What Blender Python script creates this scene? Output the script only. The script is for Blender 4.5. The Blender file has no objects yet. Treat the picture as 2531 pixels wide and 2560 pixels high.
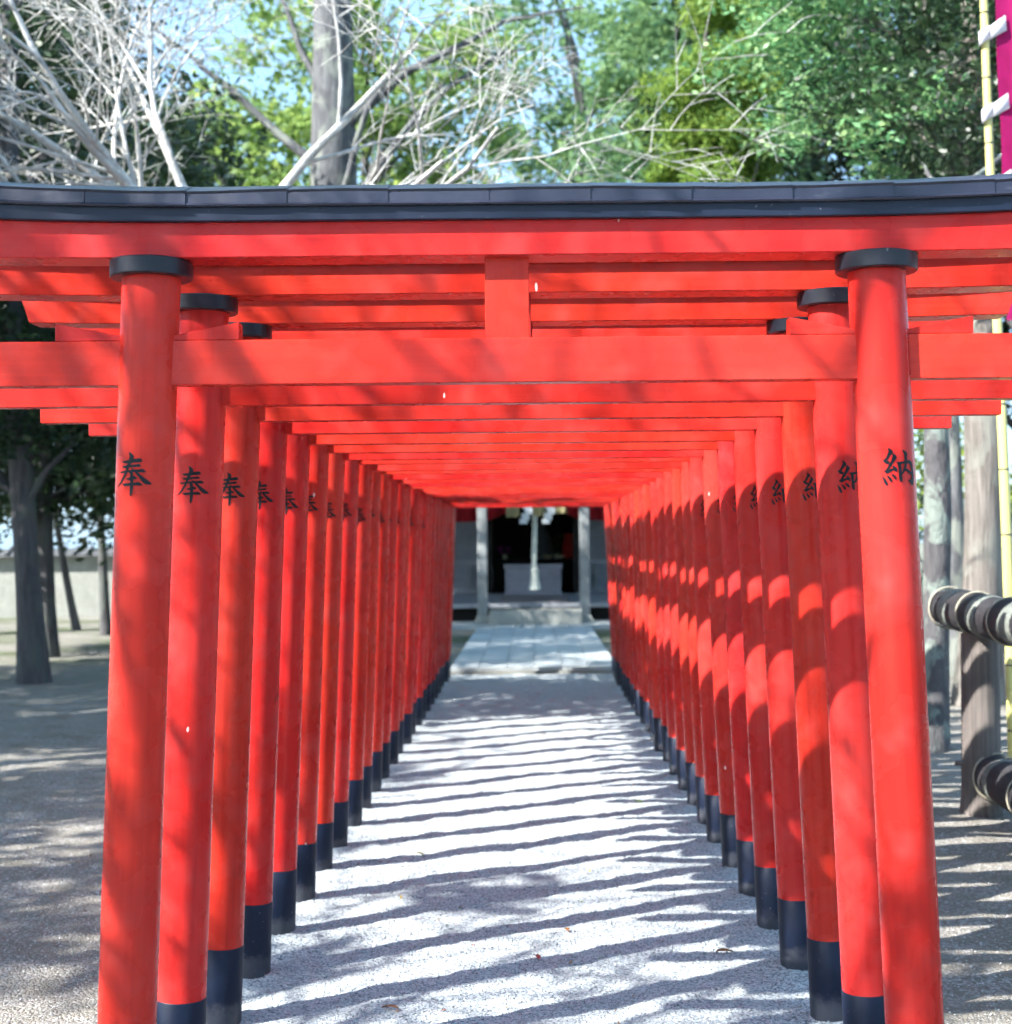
import bpy, bmesh, math, random
import numpy as np
from mathutils import Vector, Matrix

scene = bpy.context.scene
COL = scene.collection
R = math.radians

# ------------------------------------------------------------------ camera
cam_d = bpy.data.cameras.new('camera')
cam_d.sensor_fit = 'HORIZONTAL'
cam_d.sensor_width = 36.0
cam_d.lens = 51.8
cam_d.shift_x = -70.5 / 2531
cam_d.shift_y = 75.0 / 2531
cam_d.clip_start = 0.05
cam_d.clip_end = 2000
cam_d.dof.use_dof = True
cam_d.dof.focus_distance = 4.3
cam_d.dof.aperture_fstop = 3.8
cam = bpy.data.objects.new('camera', cam_d)
COL.objects.link(cam)
cam.location = (0, 0, 1.6)
cam.rotation_euler = (R(90), R(0.52), 0)
scene.camera = cam

# ------------------------------------------------------------------ sky, sun, exposure
SUN_M = 1.65                                   # sideways travel of the light per metre of depth
hx, hy = -SUN_M / math.hypot(SUN_M, 1), -1 / math.hypot(SUN_M, 1)
ELEV = R(39.9)
to_sun = Vector((hx * math.cos(ELEV), hy * math.cos(ELEV), math.sin(ELEV)))
world = bpy.data.worlds.new('World')
scene.world = world
world.use_nodes = True
wn = world.node_tree
wn.nodes.clear()
sky = wn.nodes.new('ShaderNodeTexSky')
sky.sky_type = 'NISHITA'
sky.sun_disc = False
sky.sun_elevation = ELEV
sky.sun_rotation = math.atan2(hx, hy)
sky.air_density = 1.0
sky.dust_density = 1.0
sky.ozone_density = 3.0
bg = wn.nodes.new('ShaderNodeBackground')
bg.inputs['Strength'].default_value = 0.10
wo = wn.nodes.new('ShaderNodeOutputWorld')
wtc = wn.nodes.new('ShaderNodeTexCoord')
wmap = wn.nodes.new('ShaderNodeMapping')
wmap.inputs['Scale'].default_value = (1, 1, 2.2)
wnz = wn.nodes.new('ShaderNodeTexNoise')
wnz.inputs['Scale'].default_value = 2.6
wnz.inputs['Detail'].default_value = 5
wrp = wn.nodes.new('ShaderNodeValToRGB')
wrp.color_ramp.elements[0].position = 0.3
wrp.color_ramp.elements[0].color = (0.35, 0.35, 0.35, 1)
wrp.color_ramp.elements[1].position = 0.7
wrp.color_ramp.elements[1].color = (0.65, 0.65, 0.65, 1)
wmx = wn.nodes.new('ShaderNodeMix')
wmx.data_type = 'RGBA'
wmx.inputs[7].default_value = (2.3, 4.1, 6.0, 1)      # thin bright cloud veil over the whole sky
wn.links.new(wtc.outputs['Generated'], wmap.inputs['Vector'])
wn.links.new(wmap.outputs[0], wnz.inputs['Vector'])
wn.links.new(wnz.outputs['Fac'], wrp.inputs[0])
wn.links.new(wrp.outputs[0], wmx.inputs[0])
wn.links.new(sky.outputs[0], wmx.inputs[6])
wn.links.new(wmx.outputs[2], bg.inputs['Color'])
wn.links.new(bg.outputs[0], wo.inputs['Surface'])
sun_d = bpy.data.lights.new('sun', 'SUN')
sun_d.energy = 5.0
sun_d.angle = R(0.53)
sun_d.color = (1.0, 0.965, 0.92)
sun = bpy.data.objects.new('sun', sun_d)
COL.objects.link(sun)
sun.rotation_euler = to_sun.to_track_quat('Z', 'Y').to_euler()
scene.view_settings.view_transform = 'Standard'
scene.view_settings.look = 'None'
scene.view_settings.exposure = 1.8
scene.view_settings.gamma = 1.0
scene.view_settings.use_curve_mapping = False
try:
    scene.cycles.use_denoising = True
    scene.cycles.use_light_tree = False
    scene.cycles.use_adaptive_sampling = True
    scene.cycles.adaptive_threshold = 0.04
    scene.cycles.adaptive_min_samples = 10
    scene.cycles.max_bounces = 4
    scene.cycles.diffuse_bounces = 2
    scene.cycles.glossy_bounces = 2
    scene.cycles.transmission_bounces = 2
    scene.cycles.sample_clamp_indirect = 6
except Exception:
    pass


# ------------------------------------------------------------------ material helpers
class NT:
    def __init__(s, name):
        s.m = bpy.data.materials.new(name)
        s.m.use_nodes = True
        s.t = s.m.node_tree
        s.t.nodes.clear()
        s.out = s.n('OutputMaterial')
        s.tc = s.n('TexCoord')

    def n(s, kind, **kw):
        nd = s.t.nodes.new('ShaderNode' + kind)
        for k, v in kw.items():
            setattr(nd, k, v)
        return nd

    def l(s, a, b):
        s.t.links.new(a, b)

    def set(s, sock, v):
        if hasattr(v, 'links') or hasattr(v, 'is_output'):
            s.l(v, sock)
        else:
            sock.default_value = v

    def coord(s, scale=(1, 1, 1), kind='Object', rnd=0.0):
        mp = s.n('Mapping')
        mp.inputs['Scale'].default_value = scale
        s.l(s.tc.outputs[kind], mp.inputs['Vector'])
        if rnd:
            oi = s.n('ObjectInfo')
            mu = s.n('Math', operation='MULTIPLY')
            mu.inputs[1].default_value = rnd
            s.l(oi.outputs['Random'], mu.inputs[0])
            s.l(mu.outputs[0], mp.inputs['Location'])
        return mp.outputs[0]

    def noise(s, vec, scale, detail=3, rough=0.55, dist=0.0):
        nd = s.n('TexNoise')
        nd.inputs['Scale'].default_value = scale
        nd.inputs['Detail'].default_value = detail
        nd.inputs['Roughness'].default_value = rough
        nd.inputs['Distortion'].default_value = dist
        s.l(vec, nd.inputs['Vector'])
        return nd.outputs['Fac']

    def voro(s, vec, scale, feature='F1', out='Distance', rnd=1.0):
        nd = s.n('TexVoronoi')
        nd.feature = feature
        nd.inputs['Scale'].default_value = scale
        nd.inputs['Randomness'].default_value = rnd
        s.l(vec, nd.inputs['Vector'])
        return nd.outputs[out]

    def ramp(s, fac, stops, interp='LINEAR'):
        nd = s.n('ValToRGB')
        cr = nd.color_ramp
        cr.interpolation = interp
        while len(cr.elements) < len(stops):
            cr.elements.new(0.5)
        for e, (p, c) in zip(cr.elements, stops):
            e.position = p
            e.color = (c[0], c[1], c[2], 1) if len(c) == 3 else c
        s.l(fac, nd.inputs[0])
        return nd.outputs[0]

    def mix(s, fac, a, b, blend='MIX'):
        nd = s.n('Mix')
        nd.data_type = 'RGBA'
        nd.blend_type = blend
        s.set(nd.inputs[0], fac)
        for sock, v in ((nd.inputs[6], a), (nd.inputs[7], b)):
            if isinstance(v, tuple):
                sock.default_value = (v[0], v[1], v[2], 1)
            else:
                s.l(v, sock)
        return nd.outputs[2]

    def math(s, op, a, b=0.0, c=None):
        nd = s.n('Math', operation=op)
        s.set(nd.inputs[0], a)
        s.set(nd.inputs[1], b)
        if c is not None:
            s.set(nd.inputs[2], c)
        return nd.outputs[0]

    def bump(s, h, strength=0.3, dist=0.01):
        nd = s.n('Bump')
        nd.inputs['Strength'].default_value = strength
        nd.inputs['Distance'].default_value = dist
        s.l(h, nd.inputs['Height'])
        return nd.outputs[0]

    def pbsdf(s, color, rough=0.5, normal=None, spec=0.5, **kw):
        p = s.n('BsdfPrincipled')
        if isinstance(color, tuple):
            p.inputs['Base Color'].default_value = (*color, 1)
        else:
            s.l(color, p.inputs['Base Color'])
        s.set(p.inputs['Roughness'], rough)
        p.inputs['Specular IOR Level'].default_value = spec
        for k, v in kw.items():
            s.set(p.inputs[k.replace('_', ' ')], v)
        if normal is not None:
            s.l(normal, p.inputs['Normal'])
        s.l(p.outputs[0], s.out.inputs['Surface'])
        return p


MAT = {}


def make_materials():
    # vermilion paint; grain runs along the given local axis
    def red(name, grain):
        t = NT(name)
        big = t.noise(t.coord((1, 1, 1), rnd=40), 2.3, 1)
        col = t.ramp(big, [(0.25, (0.46, 0.024, 0.013)), (0.75, (0.55, 0.038, 0.018))])
        g = t.noise(t.coord(grain, rnd=40), 1.0, 2, 0.6)
        col = t.mix(t.ramp(g, [(0.42, (0, 0, 0)), (0.72, (0.34, 0.34, 0.34))]), col, (0.33, 0.013, 0.009))
        oi = t.n('ObjectInfo')
        hv = t.n('HueSaturation')
        t.l(t.math('MULTIPLY_ADD', oi.outputs['Random'], 0.005, 0.4945), hv.inputs['Hue'])
        t.l(t.math('MULTIPLY_ADD', t.math('FRACT', t.math('MULTIPLY', oi.outputs['Random'], 17.0)), 0.14, 0.92), hv.inputs['Value'])
        t.l(col, hv.inputs['Color'])
        col = hv.outputs[0]
        # faded, chalky patches
        fade = t.noise(t.coord((3, 3, 1.1), rnd=33), 1.3, 2, 0.6)
        col = t.mix(t.ramp(fade, [(0.40, (0, 0, 0)), (0.80, (0.18, 0.18, 0.18))], 'EASE'), col, (0.72, 0.10, 0.09))
        # chips and scuffs down to pale undercoat
        ch = t.voro(t.coord((9, 9, 3.2), rnd=40), 1.0)
        warp = t.noise(t.coord((60, 60, 60), rnd=40), 1.0, 0)
        ch = t.math('ADD', ch, t.math('MULTIPLY', warp, 0.05))
        fac = t.math('LESS_THAN', ch, 0.058)
        sel = big
        fac = t.math('MULTIPLY', fac, t.math('GREATER_THAN', sel, 0.45))
        col = t.mix(fac, col, (0.75, 0.55, 0.5))
        dust = t.noise(t.coord((1, 1, 1), rnd=13), 7.0, 2, 0.7)
        col = t.mix(t.ramp(dust, [(0.45, (0, 0, 0)), (0.9, (0.06, 0.06, 0.06))], 'EASE'), col, (0.7, 0.42, 0.4))
        ro = t.ramp(dust, [(0.3, (0.22, 0.22, 0.22)), (0.8, (0.36, 0.36, 0.36))])
        nm = t.bump(g, 0.16, 0.0010)
        t.pbsdf(col, ro, nm, 0.17)
        return t.m
    MAT['red_z'] = red('red_paint_on_pillars', (70, 70, 2.2))
    MAT['red_x'] = red('red_paint_on_beams', (2.0, 90, 90))

    def black(name, c0, c1, ro, grain, spec=0.35, dusty=False):
        t = NT(name)
        g = t.noise(t.coord(grain, rnd=30), 1.0, 5, 0.65)
        d = t.noise(t.coord((1, 1, 1), rnd=30), 5.0, 5, 0.7)
        col = t.mix(t.ramp(d, [(0.35, (0, 0, 0)), (0.8, (1, 1, 1))]), c0, c1)
        sp = t.noise(t.coord((1, 1, 1), rnd=30), 55.0, 2, 0.7)
        col = t.mix(t.ramp(sp, [(0.70, (0, 0, 0)), (0.76, (0.6, 0.6, 0.6))]), col, (0.16, 0.16, 0.17))
        if dusty:
            sz = t.n('SeparateXYZ')
            t.l(t.tc.outputs['Object'], sz.inputs[0])
            low = t.math('ADD', sz.outputs[2], t.math('MULTIPLY', t.noise(t.coord((1, 1, 1), rnd=30), 22.0, 3, 0.7), -0.10))
            col = t.mix(t.ramp(low, [(0.0, (0.22, 0.22, 0.22)), (0.05, (0, 0, 0))], 'EASE'), col, (0.20, 0.20, 0.20))
        t.pbsdf(col, t.ramp(d, [(0.3, (ro,) * 3), (0.8, (ro + .15,) * 3)]), t.bump(g, 0.3, 0.0015), spec)
        return t.m
    MAT['black_x'] = black('black_lacquer_beam', (0.004, 0.008, 0.021), (0.010, 0.017, 0.038), 0.34, (2, 80, 80))
    MAT['black_z'] = black('black_lacquer_base', (0.003, 0.007, 0.020), (0.008, 0.014, 0.034), 0.40, (50, 50, 3), 0.22, True)
    MAT['disc'] = black('black_lacquer_disc', (0.007, 0.009, 0.015), (0.018, 0.018, 0.026), 0.30, (30, 30, 5))

    t = NT('painted_sheet_metal')
    d = t.noise(t.coord((1, 1, 1)), 6.0, 5, 0.7)
    col = t.ramp(d, [(0.3, (0.011, 0.013, 0.026)), (0.75, (0.022, 0.026, 0.046))])
    sc_ = t.noise(t.coord((2.5, 9, 9)), 3.0, 3, 0.7)
    col = t.mix(t.ramp(sc_, [(0.62, (0, 0, 0)), (0.74, (0.5, 0.5, 0.5))]), col, (0.07, 0.075, 0.10))
    t.pbsdf(col, 0.36, t.bump(t.noise(t.coord((4, 4, 4)), 2.0, 2), 0.5, 0.012), 0.5)
    MAT['sheet'] = t.m

    t = NT('brush_ink')
    d = t.noise(t.coord((1, 1, 1)), 60, 3)
    t.pbsdf(t.ramp(d, [(0.3, (0.003, 0.004, 0.007)), (0.8, (0.009, 0.010, 0.014))]), 0.45, None, 0.25)
    MAT['ink'] = t.m

    t = NT('old_paint_crack')
    d = t.noise(t.coord((1, 1, 1)), 30, 3)
    t.pbsdf(t.ramp(d, [(0.3, (0.55, 0.22, 0.2)), (0.7, (0.8, 0.62, 0.6))]), 0.8)
    MAT['crack'] = t.m

    # gravel of the path
    t = NT('pale_gravel')
    v = t.coord((1, 1, 1))
    cell = t.n('TexVoronoi')
    cell.inputs['Scale'].default_value = 150
    t.l(v, cell.inputs['Vector'])
    cr = t.n('SeparateColor')
    t.l(cell.outputs['Color'], cr.inputs[0])
    col = t.ramp(cr.outputs[0], [(0.0, (0.09, 0.10, 0.11)), (0.18, (0.25, 0.285, 0.305)), (0.55, (0.38, 0.43, 0.45)), (1.0, (0.60, 0.65, 0.66))])
    big = t.noise(v, 1.6, 4)
    col = t.mix(t.ramp(big, [(0.35, (0.0,) * 3), (0.75, (0.35,) * 3)]), col, (0.32, 0.34, 0.34))
    h = t.math('ADD', t.math('MULTIPLY', cell.outputs['Distance'], -1.0), t.math('MULTIPLY', t.noise(v, 45, 3), 1.5))
    t.pbsdf(col, 0.9, t.bump(h, 0.7, 0.006), 0.25)
    MAT['gravel'] = t.m

    t = NT('packed_earth')
    v = t.coord((1, 1, 1))
    cell = t.n('TexVoronoi')
    cell.inputs['Scale'].default_value = 90
    t.l(v, cell.inputs['Vector'])
    cr = t.n('SeparateColor')
    t.l(cell.outputs['Color'], cr.inputs[0])
    soil = t.ramp(t.noise(v, 2.2, 6, 0.65), [(0.25, (0.13, 0.115, 0.085)), (0.5, (0.20, 0.185, 0.15)), (0.8, (0.29, 0.275, 0.24))])
    gr = t.ramp(cr.outputs[1], [(0.0, (0.14, 0.13, 0.11)), (0.6, (0.26, 0.25, 0.235)), (1.0, (0.55, 0.55, 0.54))])
    col = t.mix(t.ramp(t.noise(v, 3.5, 4), [(0.35, (0.15,) * 3), (0.7, (0.75,) * 3)]), soil, gr)
    moss = t.noise(v, 0.55, 5, 0.6)
    sx = t.n('SeparateXYZ')
    t.l(v, sx.inputs[0])
    far = t.ramp(t.math('MULTIPLY', sx.outputs[1], 0.02), [(0.30, (0, 0, 0)), (0.46, (1, 1, 1))])
    col = t.mix(t.math('MULTIPLY', far, t.ramp(moss, [(0.42, (0, 0, 0)), (0.62, (0.8,) * 3)])), col, (0.07, 0.10, 0.03))
    h = t.math('ADD', t.math('MULTIPLY', cell.outputs['Distance'], -1.0), t.math('MULTIPLY', t.noise(v, 25, 5, 0.7), 2.0))
    t.pbsdf(col, 0.92, t.bump(h, 0.8, 0.012), 0.25)
    MAT['earth'] = t.m

    def stone(name, a, b, ro=0.85, sc=30):
        t = NT(name)
        v = t.coord((1, 1, 1), rnd=50)
        col = t.ramp(t.noise(v, 3.0, 6, 0.7), [(0.25, a), (0.75, b)])
        oi = t.n('ObjectInfo')
        col = t.mix(t.math('MULTIPLY', oi.outputs['Random'], 0.45), col, tuple(x * .62 for x in a))
        fine = t.noise(v, sc * 4, 3, 0.7)
        col = t.mix(t.ramp(fine, [(0.35, (0.5,) * 3), (0.6, (0,) * 3)]), col, tuple(x * .6 for x in a))
        t.pbsdf(col, ro, t.bump(t.noise(v, sc, 6, 0.7), 0.5, 0.006), 0.3)
        return t.m
    MAT['paving'] = stone('granite_paving', (0.42, 0.46, 0.47), (0.58, 0.62, 0.62))
    MAT['step'] = stone('stone_step', (0.30, 0.31, 0.28), (0.46, 0.47, 0.44))
    MAT['pebble'] = stone('pebbles_pale', (0.45, 0.44, 0.42), (0.68, 0.67, 0.65), 0.7)
    MAT['plaster'] = stone('weathered_plaster', (0.24, 0.25, 0.225), (0.38, 0.39, 0.355), 0.9, 8)
    MAT['tile'] = stone('grey_roof_tile', (0.09, 0.095, 0.10), (0.16, 0.17, 0.18), 0.6)

    def wood(name, a, b, grain, ro=0.75, st=0.5):
        t = NT(name)
        g = t.noise(t.coord(grain, rnd=20), 1.0, 6, 0.65, 0.4)
        col = t.ramp(g, [(0.25, a), (0.75, b)])
        blot = t.noise(t.coord((1, 1, 1), rnd=20), 3.0, 4)
        col = t.mix(t.ramp(blot, [(0.4, (0,) * 3), (0.75, (0.5,) * 3)]), col, tuple(x * .55 for x in a))
        t.pbsdf(col, ro, t.bump(g, st, 0.004), 0.3)
        return t.m
    MAT['wood_z'] = wood('grey_weathered_post', (0.19, 0.20, 0.20), (0.37, 0.39, 0.39), (35, 35, 1.2))
    MAT['wood_x'] = wood('grey_weathered_board', (0.22, 0.235, 0.26), (0.42, 0.44, 0.47), (1.2, 35, 35))
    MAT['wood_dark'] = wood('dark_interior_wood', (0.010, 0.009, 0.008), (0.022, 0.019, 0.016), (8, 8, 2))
    MAT['fence_post'] = wood('weathered_fence_post', (0.060, 0.052, 0.050), (0.20, 0.175, 0.155), (50, 50, 1.4), 0.8, 0.9)
    MAT['log'] = wood('dark_bark_log', (0.012, 0.012, 0.015), (0.045, 0.045, 0.048), (25, 3, 25), 0.8, 0.9)
    MAT['box_wood'] = wood('silvery_box_wood', (0.30, 0.30, 0.35), (0.44, 0.44, 0.49), (2, 30, 30))
    MAT['pale_band'] = wood('pale_log_band', (0.10, 0.115, 0.10), (0.24, 0.26, 0.23), (25, 3, 25), 0.85, 0.6)  # paler grey-green tone for the short sleeves around the fence rails
    MAT['straw'] = wood('rice_straw', (0.28, 0.24, 0.11), (0.48, 0.43, 0.24), (60, 60, 6))
    MAT['roof'] = wood('dark_copper_roof', (0.05, 0.06, 0.06), (0.09, 0.10, 0.10), (20, 1, 1))

    def plain(name, a, b, ro=0.8, sc=20, tr=0.0):
        t = NT(name)
        n = t.noise(t.coord((1, 1, 1), rnd=9), sc, 4)
        col = t.ramp(n, [(0.3, a), (0.7, b)])
        p = t.pbsdf(col, ro, t.bump(n, 0.2, 0.003), 0.3)
        if tr:
            tl = t.n('BsdfTranslucent')
            t.l(col, tl.inputs[0])
            mx = t.n('MixShader')
            mx.inputs[0].default_value = tr
            t.l(p.outputs[0], mx.inputs[1])
            t.l(tl.outputs[0], mx.inputs[2])
            t.l(mx.outputs[0], t.out.inputs['Surface'])
        return t.m
    MAT['curtain'] = plain('dark_red_curtain', (0.30, 0.006, 0.012), (0.42, 0.010, 0.02), 0.8, 6)
    MAT['rope_white'] = plain('pale_hemp_rope', (0.55, 0.58, 0.50), (0.72, 0.74, 0.66), 0.9, 60)
    MAT['rope_cream'] = plain('cream_binding_rope', (0.26, 0.24, 0.18), (0.42, 0.39, 0.30), 0.9, 80)
    MAT['paper'] = plain('white_paper', (0.80, 0.82, 0.82), (0.86, 0.87, 0.87), 0.8, 10, 0.3)
    MAT['magenta'] = plain('magenta_banner_cloth', (0.30, 0.003, 0.085), (0.37, 0.004, 0.11), 0.75, 12, 0.25)
    MAT['white_cloth'] = plain('white_banner_cloth', (0.74, 0.75, 0.80), (0.80, 0.80, 0.84), 0.8, 12, 0.3)
    MAT['mat'] = plain('woven_floor_mat', (0.22, 0.19, 0.19), (0.34, 0.31, 0.31), 0.9, 90)
    MAT['lattice_back'] = plain('dusky_lattice_paper', (0.20, 0.22, 0.25), (0.28, 0.30, 0.33), 0.8, 10)
    MAT['item_red'] = plain('red_offering', (0.5, 0.03, 0.02), (0.6, 0.05, 0.03))
    MAT['item_green'] = plain('green_leaf_offering', (0.05, 0.16, 0.03), (0.10, 0.24, 0.05))
    MAT['item_pink'] = plain('pink_flower_offering', (0.55, 0.03, 0.35), (0.7, 0.06, 0.45))
    MAT['item_cream'] = plain('cream_dish', (0.6, 0.58, 0.4), (0.7, 0.68, 0.5))
    MAT['item_slate'] = plain('slate_cloth', (0.10, 0.12, 0.13), (0.14, 0.16, 0.17))
    MAT['leaf_brown'] = plain('fallen_leaf_brown', (0.17, 0.075, 0.03), (0.28, 0.14, 0.06), 0.7, 90)
    MAT['leaf_yellow'] = plain('fallen_leaf_yellow', (0.42, 0.34, 0.03), (0.55, 0.46, 0.08), 0.7, 90)
    MAT['leaf_red'] = plain('fallen_leaf_red', (0.34, 0.05, 0.05), (0.45, 0.10, 0.08), 0.7, 90)
    MAT['leaf_green'] = plain('fallen_leaf_green', (0.16, 0.26, 0.04), (0.25, 0.36, 0.08), 0.7, 90)

    t = NT('bamboo_culm')
    v = t.coord((30, 30, 1.0))
    col = t.ramp(t.noise(v, 1.0, 4), [(0.3, (0.50, 0.46, 0.13)), (0.7, (0.66, 0.62, 0.24))])
    col = t.mix(t.ramp(t.noise(t.coord((1, 1, 1)), 1.3, 4), [(0.5, (0,) * 3), (0.72, (0.7,) * 3)]), col, (0.30, 0.36, 0.16))
    t.pbsdf(col, 0.35, None, 0.5)
    MAT['bamboo'] = t.m

    def bark(name, a, b, c, sc=(9, 9, 2.2), patch=2.5):
        t = NT(name)
        g = t.noise(t.coord(sc, rnd=60), 1.0, 4, 0.72, 0.6)
        col = t.ramp(g, [(0.3, a), (0.72, b)])
        li = t.noise(t.coord((1, 1, 0.7), rnd=60), patch, 6, 0.6, 0.5)
        col = t.mix(t.ramp(li, [(0.50, (0,) * 3), (0.58, (0.85,) * 3)]), col, c)
        t.pbsdf(col, 0.9, t.bump(g, 1.0, 0.03), 0.2)
        return t.m
    MAT['bark_grey'] = bark('grey_lichen_bark', (0.055, 0.057, 0.062), (0.16, 0.165, 0.17), (0.21, 0.23, 0.20))
    MAT['bark_mottled'] = bark('mottled_bark', (0.055, 0.055, 0.06), (0.12, 0.115, 0.115), (0.20, 0.24, 0.21), (14, 14, 5), 5.0)
    MAT['bark_dark'] = bark('dark_evergreen_bark', (0.045, 0.045, 0.05), (0.13, 0.125, 0.125), (0.10, 0.11, 0.10), (14, 14, 1.6))
    MAT['bark_brown'] = bark('ridged_cedar_bark', (0.09, 0.08, 0.07), (0.26, 0.235, 0.21), (0.22, 0.22, 0.19), (22, 22, 1.2))
    MAT['twig'] = bark('pale_cherry_twig', (0.30, 0.295, 0.27), (0.54, 0.53, 0.50), (0.64, 0.64, 0.61), (12, 12, 12), 3)

    def leaf(name, cols, tr=0.35, ro=0.45, spec=0.5):
        t = NT(name)
        g = t.n('NewGeometry')
        n = len(cols)
        col = t.ramp(g.outputs['Random Per Island'], [(i / max(1, n - 1), c) for i, c in enumerate(cols)])
        p = t.pbsdf(col, ro, None, spec)
        tl = t.n('BsdfTranslucent')
        hs = t.n('HueSaturation')
        hs.inputs['Value'].default_value = 1.25
        hs.inputs['Hue'].default_value = 0.48
        t.l(col, hs.inputs['Color'])
        t.l(hs.outputs[0], tl.inputs[0])
        mx = t.n('MixShader')
        mx.inputs[0].default_value = tr
        t.l(p.outputs[0], mx.inputs[1])
        t.l(tl.outputs[0], mx.inputs[2])
        t.l(mx.outputs[0], t.out.inputs['Surface'])
        return t.m
    MAT['leaf_glossy'] = leaf('glossy_evergreen_leaf', [(0.038, 0.130, 0.050), (0.085, 0.23, 0.090), (0.17, 0.36, 0.15), (0.30, 0.44, 0.17)], 0.28, 0.42, 0.45)
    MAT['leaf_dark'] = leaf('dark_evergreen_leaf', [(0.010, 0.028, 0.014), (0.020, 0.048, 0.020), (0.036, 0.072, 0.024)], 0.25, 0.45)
    MAT['leaf_light'] = leaf('fresh_yellow_green_leaf', [(0.11, 0.21, 0.055), (0.19, 0.31, 0.085), (0.27, 0.39, 0.11), (0.13, 0.23, 0.08)], 0.5, 0.5)
    MAT['leaf_mid'] = leaf('mid_green_leaf', [(0.08, 0.18, 0.09), (0.13, 0.24, 0.10), (0.18, 0.30, 0.11)], 0.45, 0.5)
    MAT['leaf_conifer'] = leaf('golden_conifer_needles', [(0.08, 0.16, 0.03), (0.16, 0.27, 0.05), (0.25, 0.37, 0.08)], 0.4, 0.6, 0.3)
    MAT['litter'] = leaf('dry_leaf_scraps', [(0.10, 0.05, 0.025), (0.24, 0.13, 0.05), (0.30, 0.24, 0.08), (0.30, 0.09, 0.07), (0.15, 0.20, 0.06)], 0.1, 0.7, 0.2)
    MAT['leaf_young'] = leaf('young_yellow_leaf', [(0.20, 0.30, 0.04), (0.32, 0.42, 0.07)], 0.5, 0.5)


make_materials()


# ------------------------------------------------------------------ geometry helpers
class MB:
    def __init__(s):
        s.v, s.f = [], []

    def add(s, vs, fs):
        o = len(s.v)
        s.v += [tuple(p) for p in vs]
        s.f += [tuple(i + o for i in f) for f in fs]

    def box(s, x0, x1, y0, y1, z0, z1, c=0.0):
        if c <= 0:
            vs = [(x, y, z) for z in (z0, z1) for y in (y0, y1) for x in (x0, x1)]
            s.add(vs, [(0, 2, 3, 1), (4, 5, 7, 6), (0, 1, 5, 4), (2, 6, 7, 3), (0, 4, 6, 2), (1, 3, 7, 5)])
        else:
            s.beam([x0, x1], lambda x: rect(y0, y1, z0, z1, c), c)

    def beam(s, xs, prof, endc=0.0):
        """extrude a closed (y,z) profile along x; prof(x) -> list of (y,z)"""
        rings = []
        xs = list(xs)
        p0, p1 = prof(xs[0]), prof(xs[-1])

        def shrink(p, c):
            cy = sum(a for a, b in p) / len(p)
            cz = sum(b for a, b in p) / len(p)
            hy_ = max(a for a, b in p) - cy
            hz_ = max(b for a, b in p) - cz
            return [(cy + (a - cy) * max(0, 1 - c / hy_), cz + (b - cz) * max(0, 1 - c / hz_)) for a, b in p]
        if endc:
            rings.append((xs[0], shrink(p0, endc)))
            xs[0] += endc
            last = xs[-1]
            xs[-1] -= endc
        for x in xs:
            rings.append((x, prof(x)))
        if endc:
            rings.append((last, shrink(p1, endc)))
        n = len(p0)
        vs = [(x, y, z) for x, p in rings for y, z in p]
        fs = []
        for i in range(len(rings) - 1):
            for j in range(n):
                a, b = i * n + j, i * n + (j + 1) % n
                fs.append((a, a + n, b + n, b))
        fs.append(tuple(range(n)))
        fs.append(tuple(reversed(range((len(rings) - 1) * n, len(rings) * n))))
        s.add(vs, fs)

    def tube(s, pts, rad, seg=8, cap=True):
        pts = [Vector(p) for p in pts]
        n = len(pts)
        vs, fs = [], []
        t = (pts[1] - pts[0]).normalized()
        ref = Vector((0, 0, 1)) if abs(t.z) < 0.9 else Vector((1, 0, 0))
        u = t.cross(ref).normalized()
        for i in range(n):
            if i == 0:
                t = pts[1] - pts[0]
            elif i == n - 1:
                t = pts[-1] - pts[-2]
            else:
                t = pts[i + 1] - pts[i - 1]
            t = t.normalized()
            u = (u - t * u.dot(t))
            u = u.normalized() if u.length > 1e-6 else t.orthogonal().normalized()
            w = t.cross(u)
            r = rad[i] if hasattr(rad, '__len__') else rad
            for k in range(seg):
                a = 2 * math.pi * k / seg
                vs.append(pts[i] + u * (r * math.cos(a)) + w * (r * math.sin(a)))
        for i in range(n - 1):
            for k in range(seg):
                a, b = i * seg + k, i * seg + (k + 1) % seg
                fs.append((a, b, b + seg, a + seg))
        if cap:
            fs.append(tuple(reversed(range(seg))))
            fs.append(tuple(range((n - 1) * seg, n * seg)))
        s.add(vs, fs)

    def lathe(s, prof, seg=24, c=(0, 0), cap=True):
        """prof: list of (r, z)"""
        vs, fs = [], []
        for r, z in prof:
            for k in range(seg):
                a = 2 * math.pi * k / seg
                vs.append((c[0] + r * math.cos(a), c[1] + r * math.sin(a), z))
        for i in range(len(prof) - 1):
            for k in range(seg):
                a, b = i * seg + k, i * seg + (k + 1) % seg
                fs.append((a, b, b + seg, a + seg))
        if cap:
            fs.append(tuple(reversed(range(seg))))
            fs.append(tuple(range((len(prof) - 1) * seg, len(prof) * seg)))
        s.add(vs, fs)

    def mesh(s, name, mat, smooth=30):
        me = bpy.data.meshes.new(name)
        me.from_pydata(s.v, [], s.f)
        me.materials.append(MAT[mat])
        if smooth:
            me.shade_smooth()
            me.set_sharp_from_angle(angle=R(smooth))
        me.update()
        return me


def rect(y0, y1, z0, z1, c):
    return [(y0 + c, z0), (y0, z0 + c), (y0, z1 - c), (y0 + c, z1), (y1 - c, z1), (y1, z1 - c), (y1, z0 + c), (y1 - c, z0)]


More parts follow.
